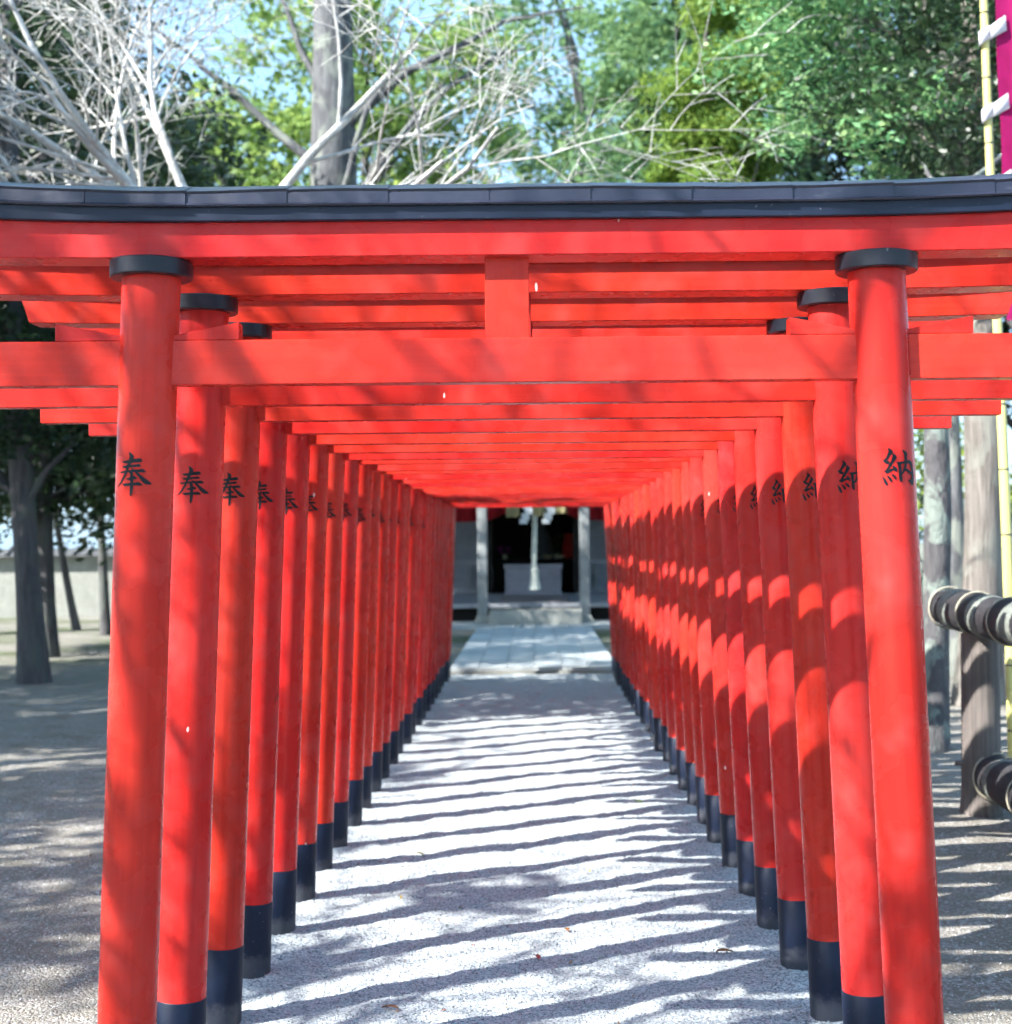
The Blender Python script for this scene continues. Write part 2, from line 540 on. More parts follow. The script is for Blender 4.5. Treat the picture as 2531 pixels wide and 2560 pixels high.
def obj(name, me, parent=None, loc=None, rot=None):
    if isinstance(me, tuple):
        me = me[0].mesh(name, me[1], *me[2:])
    o = bpy.data.objects.new(name, me)
    COL.objects.link(o)
    if parent:
        o.parent = parent
    if loc:
        o.location = loc
    if rot:
        o.rotation_euler = rot
    return o


def thing(name, label, cat, loc=(0, 0, 0), rz=0.0, group=None):
    o = bpy.data.objects.new(name, None)
    COL.objects.link(o)
    o.empty_display_size = 0.2
    o.location = loc
    o.rotation_euler = (0, 0, rz)
    return tag(o, label, cat, group)


def tag(o, label, cat, group=None):
    o['label'] = label
    o['category'] = cat
    if group:
        o['group'] = group
    return o


def kind(o, k, label=None):
    o['kind'] = k
    if label:
        o['label'] = label
    return o


def np_mesh(name, verts, quads, mat, smooth=False):
    me = bpy.data.meshes.new(name)
    n = len(quads)
    k = quads.shape[1]
    me.vertices.add(len(verts))
    me.vertices.foreach_set('co', np.ascontiguousarray(verts, dtype=np.float32).ravel())
    me.loops.add(n * k)
    me.loops.foreach_set('vertex_index', np.ascontiguousarray(quads, dtype=np.int32).ravel())
    me.polygons.add(n)
    me.polygons.foreach_set('loop_start', np.arange(0, n * k, k, dtype=np.int32))
    me.update(calc_edges=True)
    me.validate()
    if smooth:
        me.shade_smooth()
    me.materials.append(MAT[mat])
    return me


def vnoise(x, y, seed=0):
    xi, yi = np.floor(x).astype(np.int64), np.floor(y).astype(np.int64)
    fx, fy = x - xi, y - yi
    fx, fy = fx * fx * (3 - 2 * fx), fy * fy * (3 - 2 * fy)

    def h(a, b):
        n = (a * 374761393 + b * 668265263 + seed * 974634777) & 0xFFFFFFFF
        n = ((n ^ (n >> 13)) * 1274126177) & 0xFFFFFFFF
        return ((n ^ (n >> 16)) & 0xFFFF) / 65535.0
    return (h(xi, yi) * (1 - fx) + h(xi + 1, yi) * fx) * (1 - fy) + (h(xi, yi + 1) * (1 - fx) + h(xi + 1, yi + 1) * fx) * fy


def grid_mesh(name, xs, ys, zf, mat):
    X, Y = np.meshgrid(xs, ys)
    Z = zf(X, Y)
    v = np.stack([X.ravel(), Y.ravel(), Z.ravel()], 1)
    nx, ny = len(xs), len(ys)
    i = np.arange((ny - 1) * (nx - 1))
    r, c = i // (nx - 1), i % (nx - 1)
    a = r * nx + c
    q = np.stack([a, a + 1, a + nx + 1, a + nx], 1)
    return np_mesh(name, v, q, mat, True)


# ------------------------------------------------------------------ ground
TX = -0.046          # axis of the avenue of gates
Y1 = 3.75           # depth of the first gate
SP = 0.56           # gate spacing
NG = 25


def earth_h(X, Y):
    d = np.hypot(X, Y - 8)
    near = np.clip(1.3 - d / 30, 0, 1)
    z = -0.024 + near * (0.018 * (vnoise(X * 3, Y * 3, 1) - .5) + 0.012 * (vnoise(X * 11, Y * 11, 2) - .5) + 0.004 * (vnoise(X * 40, Y * 40, 3) - .5))
    # low rooty rise beside the fence
    z += 0.035 * np.exp(-(((X - 2.55) / .5) ** 2 + ((Y - 7.5) / .6) ** 2))
    return z


gx = np.concatenate([-np.geomspace(400, 4.6, 30), np.arange(-4.5, 4.6, 0.05), np.geomspace(4.7, 400, 30)])
gy = np.concatenate([-np.geomspace(100, 0.2, 14), np.arange(0, 3, 0.3), np.arange(3, 13, 0.05), np.arange(13, 40, 0.4), np.geomspace(41, 600, 24)])
kind(obj('ground', grid_mesh('ground', gx, gy, earth_h, 'earth')), 'structure', 'packed grey-brown earth around the gates')


def path_h(X, Y):
    z = 0.016 * (vnoise(X * 2.2, Y * 2.2, 5) - .5) + 0.013 * (vnoise(X * 7, Y * 7, 6) - .5) + 0.009 * (vnoise(X * 21, Y * 21, 7) - .5) + 0.004 * (vnoise(X * 60, Y * 60, 8) - .5)
    z += 0.002
    for g_ in range(25):
        for sd in (-1, 1):
            dx, dy = X - (TX + sd * 1.029), Y - (3.75 + .56 * g_)
            sel_ = (np.abs(dx) < .3) & (np.abs(dy) < .3)
            if sel_.any():
                z = z + np.where(sel_, .016 * np.exp(-(dx * dx + dy * dy) / .012) * (.5 + vnoise(X * 9, Y * 9, 12 + g_)), 0)
    e = np.abs(X - TX) - (1.19 + 0.10 * vnoise(X * 0, Y * 1.5, 9))
    z -= np.clip(e / 0.12, 0, 1.5) * 0.06
    return z


px_ = np.arange(-1.5, 1.45, 0.02)
py_ = np.concatenate([np.arange(2.6, 9, 0.02), np.arange(9, 17.62, 0.05)])
kind(obj('gravel_path', grid_mesh('gravel_path', px_, py_, path_h, 'gravel')), 'structure', 'pale gravel path running under the gates')


def stones(name, n, sampler, hf, smin, smax, mat, seed):
    rg = np.random.default_rng(seed)
    x, y = sampler(rg, n)
    r = rg.uniform(smin, smax, n) * rg.uniform(.6, 1, n)
    z = hf(x, y) + r * .25
    base = np.array([(1, 0, 0), (0, 1, 0), (-1, 0, 0), (0, -1, 0), (0, 0, .7), (0, 0, -.7)], float)
    a = rg.uniform(0, 6.28, n)
    sc = rg.uniform(.6, 1.2, (n, 6))
    bx = base[None, :, 0] * sc
    by = base[None, :, 1] * sc
    bz = base[None, :, 2] * sc
    ca, sa = np.cos(a)[:, None], np.sin(a)[:, None]
    tx_, ty_ = rg.normal(0, .3, (n, 1)), rg.normal(0, .3, (n, 1))
    X = (bx * ca - by * sa)
    Y = (bx * sa + by * ca)
    Z = bz + X * tx_ + Y * ty_
    v = np.stack([x[:, None] + X * r[:, None], y[:, None] + Y * r[:, None], z[:, None] + Z * r[:, None]], 2).reshape(-1, 3)
    f = np.array([(0, 1, 4), (1, 2, 4), (2, 3, 4), (3, 0, 4), (1, 0, 5), (2, 1, 5), (3, 2, 5), (0, 3, 5)])
    q = (f[None] + (np.arange(n) * 6)[:, None, None]).reshape(-1, 3)
    return np_mesh(name, v, q, mat)


def samp_path(rg, n):
    y = 3.2 + 7.0 * rg.uniform(0, 1, n) ** 1.6
    return TX + rg.uniform(-1.2, 1.2, n), y


def samp_left(rg, n):
    y = 3.4 + 8 * rg.uniform(0, 1, n) ** 1.7
    x = np.where(rg.uniform(0, 1, n) < .5, -1.25 - rg.uniform(0, 1, n) * y * .25, 1.2 + rg.uniform(0, 1, n) * y * .25)
    return x, y


kind(obj('gravel', stones('gravel', 42000, samp_path, path_h, .0025, .0075, 'gravel', 3)), 'stuff', 'loose grains of pale gravel on the path')
kind(obj('pebbles', stones('pebbles', 8000, samp_left, earth_h, .002, .008, 'pebble', 4)), 'stuff', 'white pebble specks on the bare earth')

# ------------------------------------------------------------------ lettering (brush strokes traced as outlines)
HO = [
    [(725, 278), (775, 278), (860, 335), (922, 415), (905, 505), (860, 600), (800, 740), (740, 880), (670, 1040), (590, 1190), (470, 1350), (370, 1440), (270, 1490), (390, 1350), (470, 1230), (560, 1070), (620, 930), (660, 800), (710, 660), (750, 520), (765, 420)],
    [(485, 592), (600, 570), (740, 545), (900, 510), (1020, 490), (1110, 465), (1180, 490), (1215, 545), (1200, 595), (1100, 615), (900, 640), (700, 665), (600, 658), (545, 640)],
    [(490, 770), (640, 740), (840, 710), (1000, 690), (1090, 668), (1150, 690), (1180, 735), (1140, 770), (950, 785), (800, 790), (660, 820), (600, 835), (540, 815)],
    [(395, 945), (500, 935), (640, 910), (900, 875), (1120, 850), (1210, 832), (1290, 860), (1340, 915), (1310, 955), (1150, 960), (950, 955), (750, 970), (560, 990), (480, 1010), (430, 995)],
    [(760, 770), (850, 800), (960, 860), (1060, 930), (1200, 1060), (1350, 1170), (1470, 1260), (1530, 1330), (1500, 1365), (1380, 1365), (1290, 1330), (1200, 1240), (1100, 1110), (1000, 990), (900, 870)],
    [(770, 950), (880, 930), (920, 1000), (940, 1250), (940, 1460), (915, 1650), (880, 1750), (850, 1780), (820, 1740), (815, 1600), (820, 1400), (820, 1150), (810, 1050)],
    [(640, 1190), (740, 1165), (850, 1120), (950, 1080), (1070, 1150), (1020, 1195), (940, 1215), (820, 1245), (730, 1225)],
    [(510, 1375), (600, 1350), (800, 1330), (980, 1310), (1130, 1290), (1200, 1330), (1235, 1375), (1210, 1410), (1000, 1415), (800, 1425), (640, 1440), (570, 1415)],
]
NO = [
    [(605, 225), (650, 220), (760, 320), (765, 375), (745, 420), (690, 460), (560, 640), (500, 580), (580, 440), (625, 330)],
    [(420, 605), (500, 575), (565, 635), (650, 685), (610, 780), (520, 745), (460, 700)],
    [(745, 405), (820, 430), (905, 535), (860, 600), (790, 700), (710, 810), (625, 935), (560, 1000), (500, 960), (560, 880), (610, 780), (680, 680), (720, 590), (750, 500)],
    [(440, 990), (510, 955), (620, 945), (760, 915), (740, 870), (715, 820), (770, 830), (850, 890), (890, 970), (875, 1045), (830, 1030), (780, 985), (720, 1000), (620, 1060), (540, 1090), (450, 1020)],
    [(365, 1150), (420, 1185), (500, 1300), (560, 1450), (545, 1500), (490, 1490), (430, 1400), (400, 1280)],
    [(525, 1130), (600, 1170), (680, 1260), (705, 1350), (680, 1385), (620, 1350), (570, 1250)],
    [(670, 1100), (760, 1130), (830, 1200), (845, 1280), (820, 1305), (770, 1270), (710, 1180)],
    [(845, 705), (930, 715), (1020, 780), (1030, 900), (1030, 1100), (1050, 1250), (1040, 1390), (1010, 1415), (960, 1370), (930, 1280), (930, 1050), (915, 850), (890, 760)],
    [(900, 710), (1060, 695), (1200, 670), (1330, 645), (1400, 715), (1435, 800), (1445, 1000), (1460, 1250), (1440, 1440), (1400, 1540), (1330, 1470), (1220, 1330), (1320, 1330), (1360, 1320), (1370, 1200), (1370, 1000), (1350, 850), (1320, 775), (1200, 770), (1020, 790)],
    [(1070, 300), (1130, 300), (1230, 370), (1260, 430), (1245, 550), (1240, 700), (1220, 850), (1180, 980), (1100, 1090), (1030, 1160), (990, 1100), (1050, 1040), (1110, 920), (1140, 780), (1140, 600), (1130, 430)],
    [(1190, 940), (1260, 970), (1340, 1040), (1400, 1080), (1380, 1160), (1320, 1150), (1250, 1090), (1200, 1030), (1140, 1030)],
]
PR = 0.0735         # pillar radius


def lettering(name, strokes, cx, cy, rad):
    """strokes in picture units -> thin ink on the front of a cylinder about its own axis, z=0 at the sign's middle"""
    k = 0.00101 / 13.64
    V, F = [], []
    for i, st in enumerate(strokes):
        bm = bmesh.new()
        f = bm.faces.new([bm.verts.new(((x - cx) * k, (cy - y) * k, 0)) for x, y in st])
        bmesh.ops.triangulate(bm, faces=[f])
        for c in np.arange(-0.066, 0.0661, 0.004):
            bmesh.ops.bisect_plane(bm, geom=bm.verts[:] + bm.edges[:] + bm.faces[:], plane_co=(c, 0, 0), plane_no=(1, 0, 0))
        bm.verts.index_update()
        o = len(V)
        r = rad + 0.0005 + 0.00012 * i
        for v in bm.verts:
            th = math.asin(max(-.98, min(.98, v.co.x / rad)))
            V.append((r * math.sin(th), -r * math.cos(th), v.co.y))
        for f in bm.faces:
            idx = [v.index + o for v in f.verts]
            n = f.normal
            F.append(idx if n.z > 0 else idx[::-1])
        bm.free()
    me = bpy.data.meshes.new(name)
    me.from_pydata(V, [], F)
    me.materials.append(MAT['ink'])
    me.shade_smooth()
    me.update()
    return me


ME_HO = lettering('lettering', HO, 1060, 1020, PR)
ME_NO = lettering('lettering', NO, 620, 880, PR)

# ------------------------------------------------------------------ torii gates
HB, HT, ZT = 1.029, 0.933, 2.29          # half spacing of the pillars on the ground and under the discs
LEAN = math.atan((HB - HT) / ZT)
BASE_H = 0.27


def pillar_meshes():
    m = MB()
    zz = [-0.05] + list(np.linspace(BASE_H, ZT + .004, 14))
    m.lathe([(PR + 0.0006 * math.sin(z * 3), z) for z in zz], 40)
    pil = m.mesh('pillar', 'red_z', 40)
    m = MB()
    m.lathe([(PR + .0022, -0.08), (PR + .0022, 0.1), (PR + .0022, BASE_H - .002), (PR + .0006, BASE_H)], 40)
    base = m.mesh('base_band', 'black_z', 40)
    m = MB()
    r, c = 0.1045, 0.003
    m.lathe([(r - c, 0), (r, c), (r, .044 - c), (r - c, .044)], 48)
    disc = m.mesh('cap_disc', 'disc', 40)
    return pil, base, disc


def sori(x, a):
    t = max(0, (abs(x) - 0.75)) / 0.85
    return a * t * t


def torii_meshes():
    D = {}
    D['pillar'], D['base_band'], D['cap_disc'] = pillar_meshes()
    xs = np.linspace(-1.62, 1.62, 41)
    m = MB()
    m.beam(xs, lambda x: rect(-.056, .056, 2.329 + sori(x, .010), 2.419 + sori(x, .026), .0025))
    # rake the ends outward towards the top
    m.v = [(x + (0.03 * (z - 2.34) / .09 if x > 1.6 else (-0.03 * (z - 2.34) / .09 if x < -1.6 else 0)), y, z) for x, y, z in m.v]
    D['lower_lintel'] = m.mesh('lower_lintel', 'red_x', 35)
    m = MB()
    xs = np.linspace(-1.67, 1.67, 41)
    m.beam(xs, lambda x: rect(-.077, .077, 2.4165 + sori(x, .027), 2.4575 + sori(x, .033), .0025))
    D['upper_lintel'] = m.mesh('upper_lintel', 'black_x', 35)

    def sheet_prof(x, d=0.0):
        b, t = 2.4525 + sori(x, .033), 2.493 + sori(x, .036)
        w = .006 * math.sin(x * 9.0) * .25
        o = [(-.086 - d, b - .001), (-.0885 - d, b + .003 + w * .3), (-.0815 - d, b + .009), (-.079 - d, t - .006 + w), (-.083 - d, t + w), (-.075 - d, t + .004 + w), (0, t + .030), (.075, t + .004), (.083, t), (.079, t - .006), (.086, b), (.075, b + .006)]
        return o
    m = MB()
    m.beam(np.linspace(-1.69, 1.69, 41), lambda x: sheet_prof(x))
    D['roof_sheet'] = m.mesh('roof_sheet', 'sheet', 35)
    # separate lapped sheets for the front gate
    D['sheets'] = []
    edges = [-1.69, -1.59] + [-1.335 + .2548 * k for k in range(12)] + [1.69]
    rnd = random.Random(4)
    for i in range(len(edges) - 1):
        a, b = edges[i], edges[i + 1]
        m = MB()
        d = 0.0
        k0, k1 = rnd.uniform(-.0012, .0022), rnd.uniform(-.0012, .0022)
        n = 7

        def pf(x, a=a, b=b, k0=k0, k1=k1, d=d):
            u = (x - a) / (b - a)
            return [(y - (0 if y > 0 else (k0 * (1 - u) + k1 * u + .0012 * math.sin(u * 3.14 * 2 + i))), z + (.0012 * math.sin(u * 3.14 + i) if z > 2.47 else 0)) for y, z in sheet_prof(x, .0035 * u)]
        m.beam(np.linspace(a - .004, b + .001, n), pf)
        D['sheets'].append(m.mesh('roof_sheet', 'sheet', 35))
    m = MB()
    m.box(-1.6, 1.6, -.028, .028, 2.0094, 2.1235, .002)
    D['tie_beam'] = m.mesh('tie_beam', 'red_x', 30)
    m = MB()
    m.beam([-.0565, .0565], lambda x: rect(-.019, .019, 2.1225, 2.3305, .0015), .0015)
    D['centre_strut'] = m.mesh('centre_strut', 'red_z', 30)
    # wedge: local x from the pillar axis outward, z=0 at the top of the tie beam
    m = MB()
    m.beam([0.03, 0.062, 0.235], lambda x: rect(-.0255, .0255, 0.0008, .012 + .034 * (x - .062) / .173 if x > .06 else .012, .0012), .001)
    D['wedge'] = m.mesh('wedge', 'red_x', 30)
    return D


TM = torii_meshes()
ORD = ['first', 'second', 'third', 'fourth', 'fifth', 'sixth', 'seventh', 'eighth', 'ninth', 'tenth', 'eleventh', 'twelfth', 'thirteenth', 'fourteenth', 'fifteenth', 'sixteenth', 'seventeenth', 'eighteenth', 'nineteenth', 'twentieth', 'twenty-first', 'twenty-second', 'twenty-third', 'twenty-fourth', 'twenty-fifth']
rg = random.Random(11)
for g in range(NG):
    if g == 0:
        lab = 'red torii gate nearest the camera, with dark metal-capped top beam'
    elif g == NG - 1:
        lab = 'farthest red torii gate, the last one before the shrine steps'
    else:
        lab = '%s red torii gate counted from the front of the avenue' % ORD[g]
    j = 0.0 if g == 0 else (0.4 if g < 6 else 1.0)
    T = thing('torii_gate', lab, 'torii gate', (TX + j * rg.uniform(-.006, .006), Y1 + SP * g + j * rg.uniform(-.012, .012), j * rg.uniform(-.006, .004)), j * R(rg.uniform(-.35, .35)), 'red torii gates lined up over the path')
    for side in (-1, 1):
        bx_ = side * (HB + j * rg.uniform(-.008, .008))
        spin = R(rg.uniform(5, 15) if side < 0 else rg.uniform(-14, 1)) if g else (0 if side < 0 else R(-8))
        P = obj('pillar', TM['pillar'], T, (bx_, 0, 0))
        P.rotation_euler = (j * R(rg.uniform(-.2, .2)), -side * LEAN, 0)
        B = obj('base_band', TM['base_band'], P)
        B.location = (0, 0, j * rg.uniform(-.022, .010))
        O = obj('lettering', ME_HO if side < 0 else ME_NO, P, (0, 0, 1.782 + j * rg.uniform(-.02, .012)), (0, 0, spin))
        O.scale = (1, 1, 1 + j * rg.uniform(-.06, .05))
        top_x = side * HT
        obj('cap_disc', TM['cap_disc'], T, (top_x, 0, 2.2855))
        for w in (-1, 1):
            ax = side * (HB + (HT - HB) * 2.13 / ZT)
            W = obj('wedge', TM['wedge'], T, (ax, 0, 2.1235))
            if w < 0:
                W.rotation_euler = (0, 0, math.pi)
        if g == 0 and side > 0:
            # long pale split in the paint of the front right pillar
            m = MB()
            rr = random.Random(2)
            for k in range(70):
                z0 = 0.2 + k * 0.0285
                if rr.random() < .22:
                    continue
                a0 = R(52) + R(2.2) * math.sin(z0 * 2.4) + R(rr.uniform(-.8, .8))
                hw = R(rr.uniform(.25, .75))
                pts = []
                for a, z in ((a0 - hw, z0), (a0 + hw, z0 + .002), (a0 + hw * .8, z0 + .026), (a0 - hw * .7, z0 + .028)):
                    pts.append(((PR + .0014) * math.sin(a), -(PR + .0014) * math.cos(a), z))
                m.add(pts, [(0, 1, 2, 3)])
            kind(obj('paint_crack', (m, 'crack', 0), P), 'stuff')
    if g == 0:
        for me in TM['sheets']:
            obj('roof_sheet', me, T)
    else:
        obj('roof_sheet', TM['roof_sheet'], T)
    obj('lower_lintel', TM['lower_lintel'], T)
    obj('upper_lintel', TM['upper_lintel'], T)
    obj('tie_beam', TM['tie_beam'], T, (j * rg.uniform(-.012, .012), 0, j * rg.uniform(-.004, .004)))
    obj('centre_strut', TM['centre_strut'], T, (-.018 + j * rg.uniform(0, .014), 0, 0))

# ------------------------------------------------------------------ paved approach and shrine
rg = random.Random(5)
pave = kind(obj('stone_path', (lambda m: (m.box(-1.06 + TX + .03, 1.06 + TX + .03, 17.9, 26.9, -.06, .02), (m, 'step'))[1])(MB())), 'structure', 'paved stone approach between the gates and the shrine')
variants = []
for w, d in ((.345, .42), (.345, .60), (.345, .78)):
    m = MB()
    m.beam([-w / 2 + .002, w / 2 - .002], lambda x: rect(-d / 2 + .0025, d / 2 - .0025, 0, .06, .004), .004)
    variants.append((d, m.mesh('paving_slab', 'paving', 30)))
for c in range(6):
    x = TX + .03 - 1.035 + .1725 + c * .345
    y = 17.92
    while y < 26.1:
        d, me = variants[rg.randrange(3)]
        s_ = obj('paving_slab', me, pave, (x, y + d / 2, .005 + rg.uniform(-.003, .003)))
        y += d
cross = obj('stone_terrace', (lambda m: (m.box(-4.5, 4.5, 26.95, 40, -.05, .045, .01), (m, 'paving'))[1])(MB()))
kind(cross, 'structure', 'low stone terrace carrying the shrine')
m = MB()
m.beam([-.86, .90], lambda x: rect(27.55, 28.35, .045, .30, .015), .015)
tag(obj('stone_step', (m, 'step')), 'single long stone step between the two shrine porch posts', 'step')

SH = thing('shrine_hall', 'grey weathered wooden shrine hall at the far end of the avenue', 'shrine', (0, 28, 0.045))


def part(name, m, mat, parent=SH, smooth=30, loc=None):
    return obj(name, (m, mat, smooth), parent, loc)


for x in (-1.00, .965):
    m = MB()
    m.beam([x - .095, x + .095], lambda q: rect(-.05, .14, .14, 3.2, .012), .012)
    po = part('porch_post', m, 'wood_z')
    m = MB()
    m.v = []
    m.add([(x - .17, -.13, 0), (x + .17, -.13, 0), (x + .17, .22, 0), (x - .17, .22, 0), (x - .115, -.07, .15), (x + .115, -.07, .15), (x + .115, .16, .15), (x - .115, .16, .15)],
          [(0, 3, 2, 1), (4, 5, 6, 7), (0, 1, 5, 4), (1, 2, 6, 5), (2, 3, 7, 6), (3, 0, 4, 7)])
    obj('base_stone', (m, 'step', 0), po)
m = MB()
m.beam([-3.6, 3.6], lambda x: rect(-.03, .12, 2.5, 2.72, .01), .01)
part('porch_beam', m, 'wood_x')
# deck: boards across the front edge and a long floor behind
m = MB()
m.beam([-4.0, 4.0], lambda x: rect(.60, .75, .26, .345, .008), .008)
part('deck_edge', m, 'wood_x')
for k in range(14):
    m = MB()
    m.beam([-4.0, 4.0], lambda x: rect(.757 + k * .42, 1.170 + k * .42, .285, .340, .005), .005)
    part('floor_board', m, 'wood_x')
m = MB()
m.beam([-3.9, 3.9], lambda x: rect(.95, 1.0, 0, .28, .004), .004)
part('deck_skirt', m, 'wood_dark')
# front wall of the hall with lattice panels both sides of the doorway
WY = 6.6
for sx in (-1, 1):
    x0, x1 = (-4.0, -1.02) if sx < 0 else (.96, 4.0)
    m = MB()
    m.beam([x0, x1], lambda x: rect(WY + .02, WY + .06, .34, 3.4, .003), .003)
    part('wall', m, 'lattice_back')
    for (za, zb) in ((.34, .46), (1.02, 1.12), (2.02, 2.12)):
        m = MB()
        m.beam([x0, x1], lambda x: rect(WY - .05, WY + .02, za, zb, .006), .006)
        part('rail', m, 'wood_x')
    n = int((x1 - x0) / .45)
    for k in range(n + 1):
        xx = x0 + (x1 - x0) * k / n
        m = MB()
        m.beam([xx - .03, xx + .03], lambda x: rect(WY - .04, WY + .02, .46, 1.02, .004), .004)
        part('stile', m, 'wood_z')
    m = MB()
    for k in range(int((x1 - x0) / .085)):
        xx = x0 + .04 + k * .085
        m.box(xx - .012, xx + .012, WY - .02, WY + .016, 1.12, 2.02)
    for k in range(10):
        zz = 1.16 + k * .09
        m.box(x0, x1, WY - .028, WY - .021, zz - .012, zz + .012)
    part('lattice', m, 'wood_x', smooth=0)
for x in (-1.07, .99):
    m = MB()
    m.beam([x - .07, x + .07], lambda q: rect(WY - .07, WY + .07, .34, 3.4, .006), .006)
    part('door_post', m, 'wood_dark')
# the dark hall behind
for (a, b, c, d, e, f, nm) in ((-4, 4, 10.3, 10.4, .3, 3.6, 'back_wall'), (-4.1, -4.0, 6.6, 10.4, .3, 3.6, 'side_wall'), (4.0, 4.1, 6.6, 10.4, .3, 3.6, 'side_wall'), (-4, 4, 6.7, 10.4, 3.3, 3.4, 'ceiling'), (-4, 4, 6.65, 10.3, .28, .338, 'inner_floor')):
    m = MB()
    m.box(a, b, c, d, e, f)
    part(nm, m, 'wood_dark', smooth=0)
m = MB()
m.add([(-5.2, -.7, 3.75), (5.2, -.7, 3.75), (5.2, 11.6, 4.0), (-5.2, 11.6, 4.0), (-4.6, 5.2, 5.9), (4.6, 5.2, 5.9), (-5.2, -.7, 3.62), (5.2, -.7, 3.62), (5.2, 11.6, 3.87), (-5.2, 11.6, 3.87)],
      [(0, 1, 5, 4), (2, 3, 4, 5), (1, 2, 5), (3, 0, 4), (6, 9, 8, 7), (0, 6, 7, 1), (2, 8, 9, 3), (1, 7, 8, 2), (3, 9, 6, 0)])
part('roof', m, 'roof', smooth=0)

# curtain drawn apart, hanging behind the porch beam
CY = 28 + 5.4


def curtain(x0, x1, inner, name_label):
    nx = 60
    v, f = [], []
    for i in range(nx + 1):
        u = i / nx
        x = x0 + (x1 - x0) * u
        d = abs(x - .02)
        if d < 1.0:
            zl = 2.62 - .50 * (d / 1.0) ** .9
        else:
            zl = 2.12 - .05 * math.sin((d - 1) * 2)
        for z, q in ((3.3, 0), ((3.3 + zl) / 2, .5), (zl, 1)):
            v.append((x, CY + .035 * math.sin(x * 22) * (.4 + q) + .02 * math.sin(x * 9 + 1), z))
    for i in range(nx):
        for k in range(2):
            a = i * 3 + k
            f.append((a, a + 1, a + 4, a + 3))
    m = MB()
    m.add(v, f)
    o = obj('curtain', (m, 'curtain', 60))
    sm = o.modifiers.new('thick', 'SOLIDIFY')
    sm.thickness = .006
    tag(o, name_label, 'curtain', 'red shrine curtains')


curtain(-3.2, 0.0, -1, 'dark red curtain drawn aside on the left of the shrine doorway')
curtain(0.04, 3.2, 1, 'dark red curtain drawn aside on the right of the shrine doorway')

# offering box
BX = thing('offering_box', 'pale wooden offering box standing in the shrine doorway', 'offering box', (-.03, 33.35, .387))
for (a, b, c, d, e, f, nm) in ((-.62, .62, -.02, .02, .06, .62, 'front_panel'), (-.62, .62, .50, .54, .06, .62, 'back_panel'), (-.64, -.60, -.018, .538, .06, .62, 'side_panel'), (.60, .64, -.018, .538, .06, .62, 'side_panel')):
    m = MB()
    m.beam([a, b], lambda x: rect(c, d, e, f, .004), .004)
    obj(nm, (m, 'box_wood'), BX)
for (c, d) in ((-.06, -.022), (.54, .58)):
    m = MB()
    m.beam([-.67, .67], lambda x: rect(c, d, .60, .70, .006), .006)
    obj('top_rail', (m, 'box_wood'), BX)
m = MB()
m.beam([-.66, .66], lambda x: rect(-.05, -.021, 0, .075, .006), .006)
obj('plinth', (m, 'box_wood'), BX)
for k in range(9):
    yy = .02 + k * .055
    m = MB()
    m.beam([-.60, .60], lambda x: rect(yy - .012, yy + .012, .63, .66, .003), .003)
    obj('slat', (m, 'box_wood'), BX)
m = MB()
for k in range(7):
    m.box(-.30 + k * .09, -.25 + k * .09, -.026, -.0205, .03 + .012 * (k % 2), .05 + .012 * (k % 2))
obj('carved_mark', (m, 'ink', 0), BX)
m = MB()
m.add([(-.72, 29.3, .3865), (.72, 29.3, .3865), (.72, 33.2, .3865), (-.72, 33.2, .3865), (-.72, 29.3, .395), (.72, 29.3, .395), (.72, 33.2, .395), (-.72, 33.2, .395)],
      [(0, 3, 2, 1), (4, 5, 6, 7), (0, 1, 5, 4), (1, 2, 6, 5), (2, 3, 7, 6), (3, 0, 4, 7)])
tag(obj('floor_mat', (m, 'mat', 0)), 'grey-brown woven runner mat on the deck before the offering box', 'mat')

# bell rope with tassel, straw rope with paper streamers
m = MB()
pts, rad = [], []
for k in range(40):
    u = k / 39
    pts.append((.0 + .015 * math.sin(u * 5), 28.55, 2.75 - 2.05 * u))
    rad.append(.045 + .006 * math.sin(k * 2.1) + .012 * u)
m.tube(pts, rad, 12)
BR = thing('bell_rope', 'thick pale bell rope hanging to a tassel before the shrine doorway', 'rope', (0, 28.55, .67))
o = obj('rope', (m, 'rope_white', 60), BR)
o.location = (0, -28.55, -.67)
m = MB()
m.lathe([(.06, .42), (.085, .40), (.085, .36), (.075, .34), (.085, .2), (.115, .04), (.13, 0.0), (.10, .005)], 20)
o = obj('tassel', (m, 'rope_white', 40), BR, (.0, 0, 0))
SR = thing('straw_rope', 'twisted straw rope with white paper streamers under the porch beam', 'straw rope', (0, 27.9, 2.35))
m = MB()
for ph in (0, math.pi):
    m.tube([(-1.0 + 2.0 * k / 80, .035 * math.cos(k * .5 + ph), .05 + .03 * math.sin(k * .5 + ph) - .05 * math.cos((k / 80 - .5) * 3)) for k in range(81)], .03, 8)
obj('rope', (m, 'straw', 60), SR)
for (x, w, z0) in ((-.41, .15, -.28), (.08, .17, -.26), (.52, .12, -.22)):
    m = MB()
    rr = random.Random(int(x * 100))
    for k in range(70):
        a = x + rr.uniform(-w, w) * .7
        m.tube([(a, rr.uniform(-.02, .02), .06), (a + rr.uniform(-.03, .03), rr.uniform(-.04, .04), z0 + rr.uniform(0, .06))], .007, 4)
    obj('straw_tuft', (m, 'straw', 0), SR)
for x in (-.13, .30):
    m = MB()
    w = .075
    y = -.07
    zz = [.02, -.1, -.2, -.31, -.38]
    off = [.0, .03, -.03, -.07]
    for k in range(4):
        a = x + off[k]
        m.box(a - w, a + w, y - .003 * k - .002, y - .003 * k, zz[k + 1] - .02, zz[k])
    obj('paper_streamer', (m, 'paper', 0), SR)

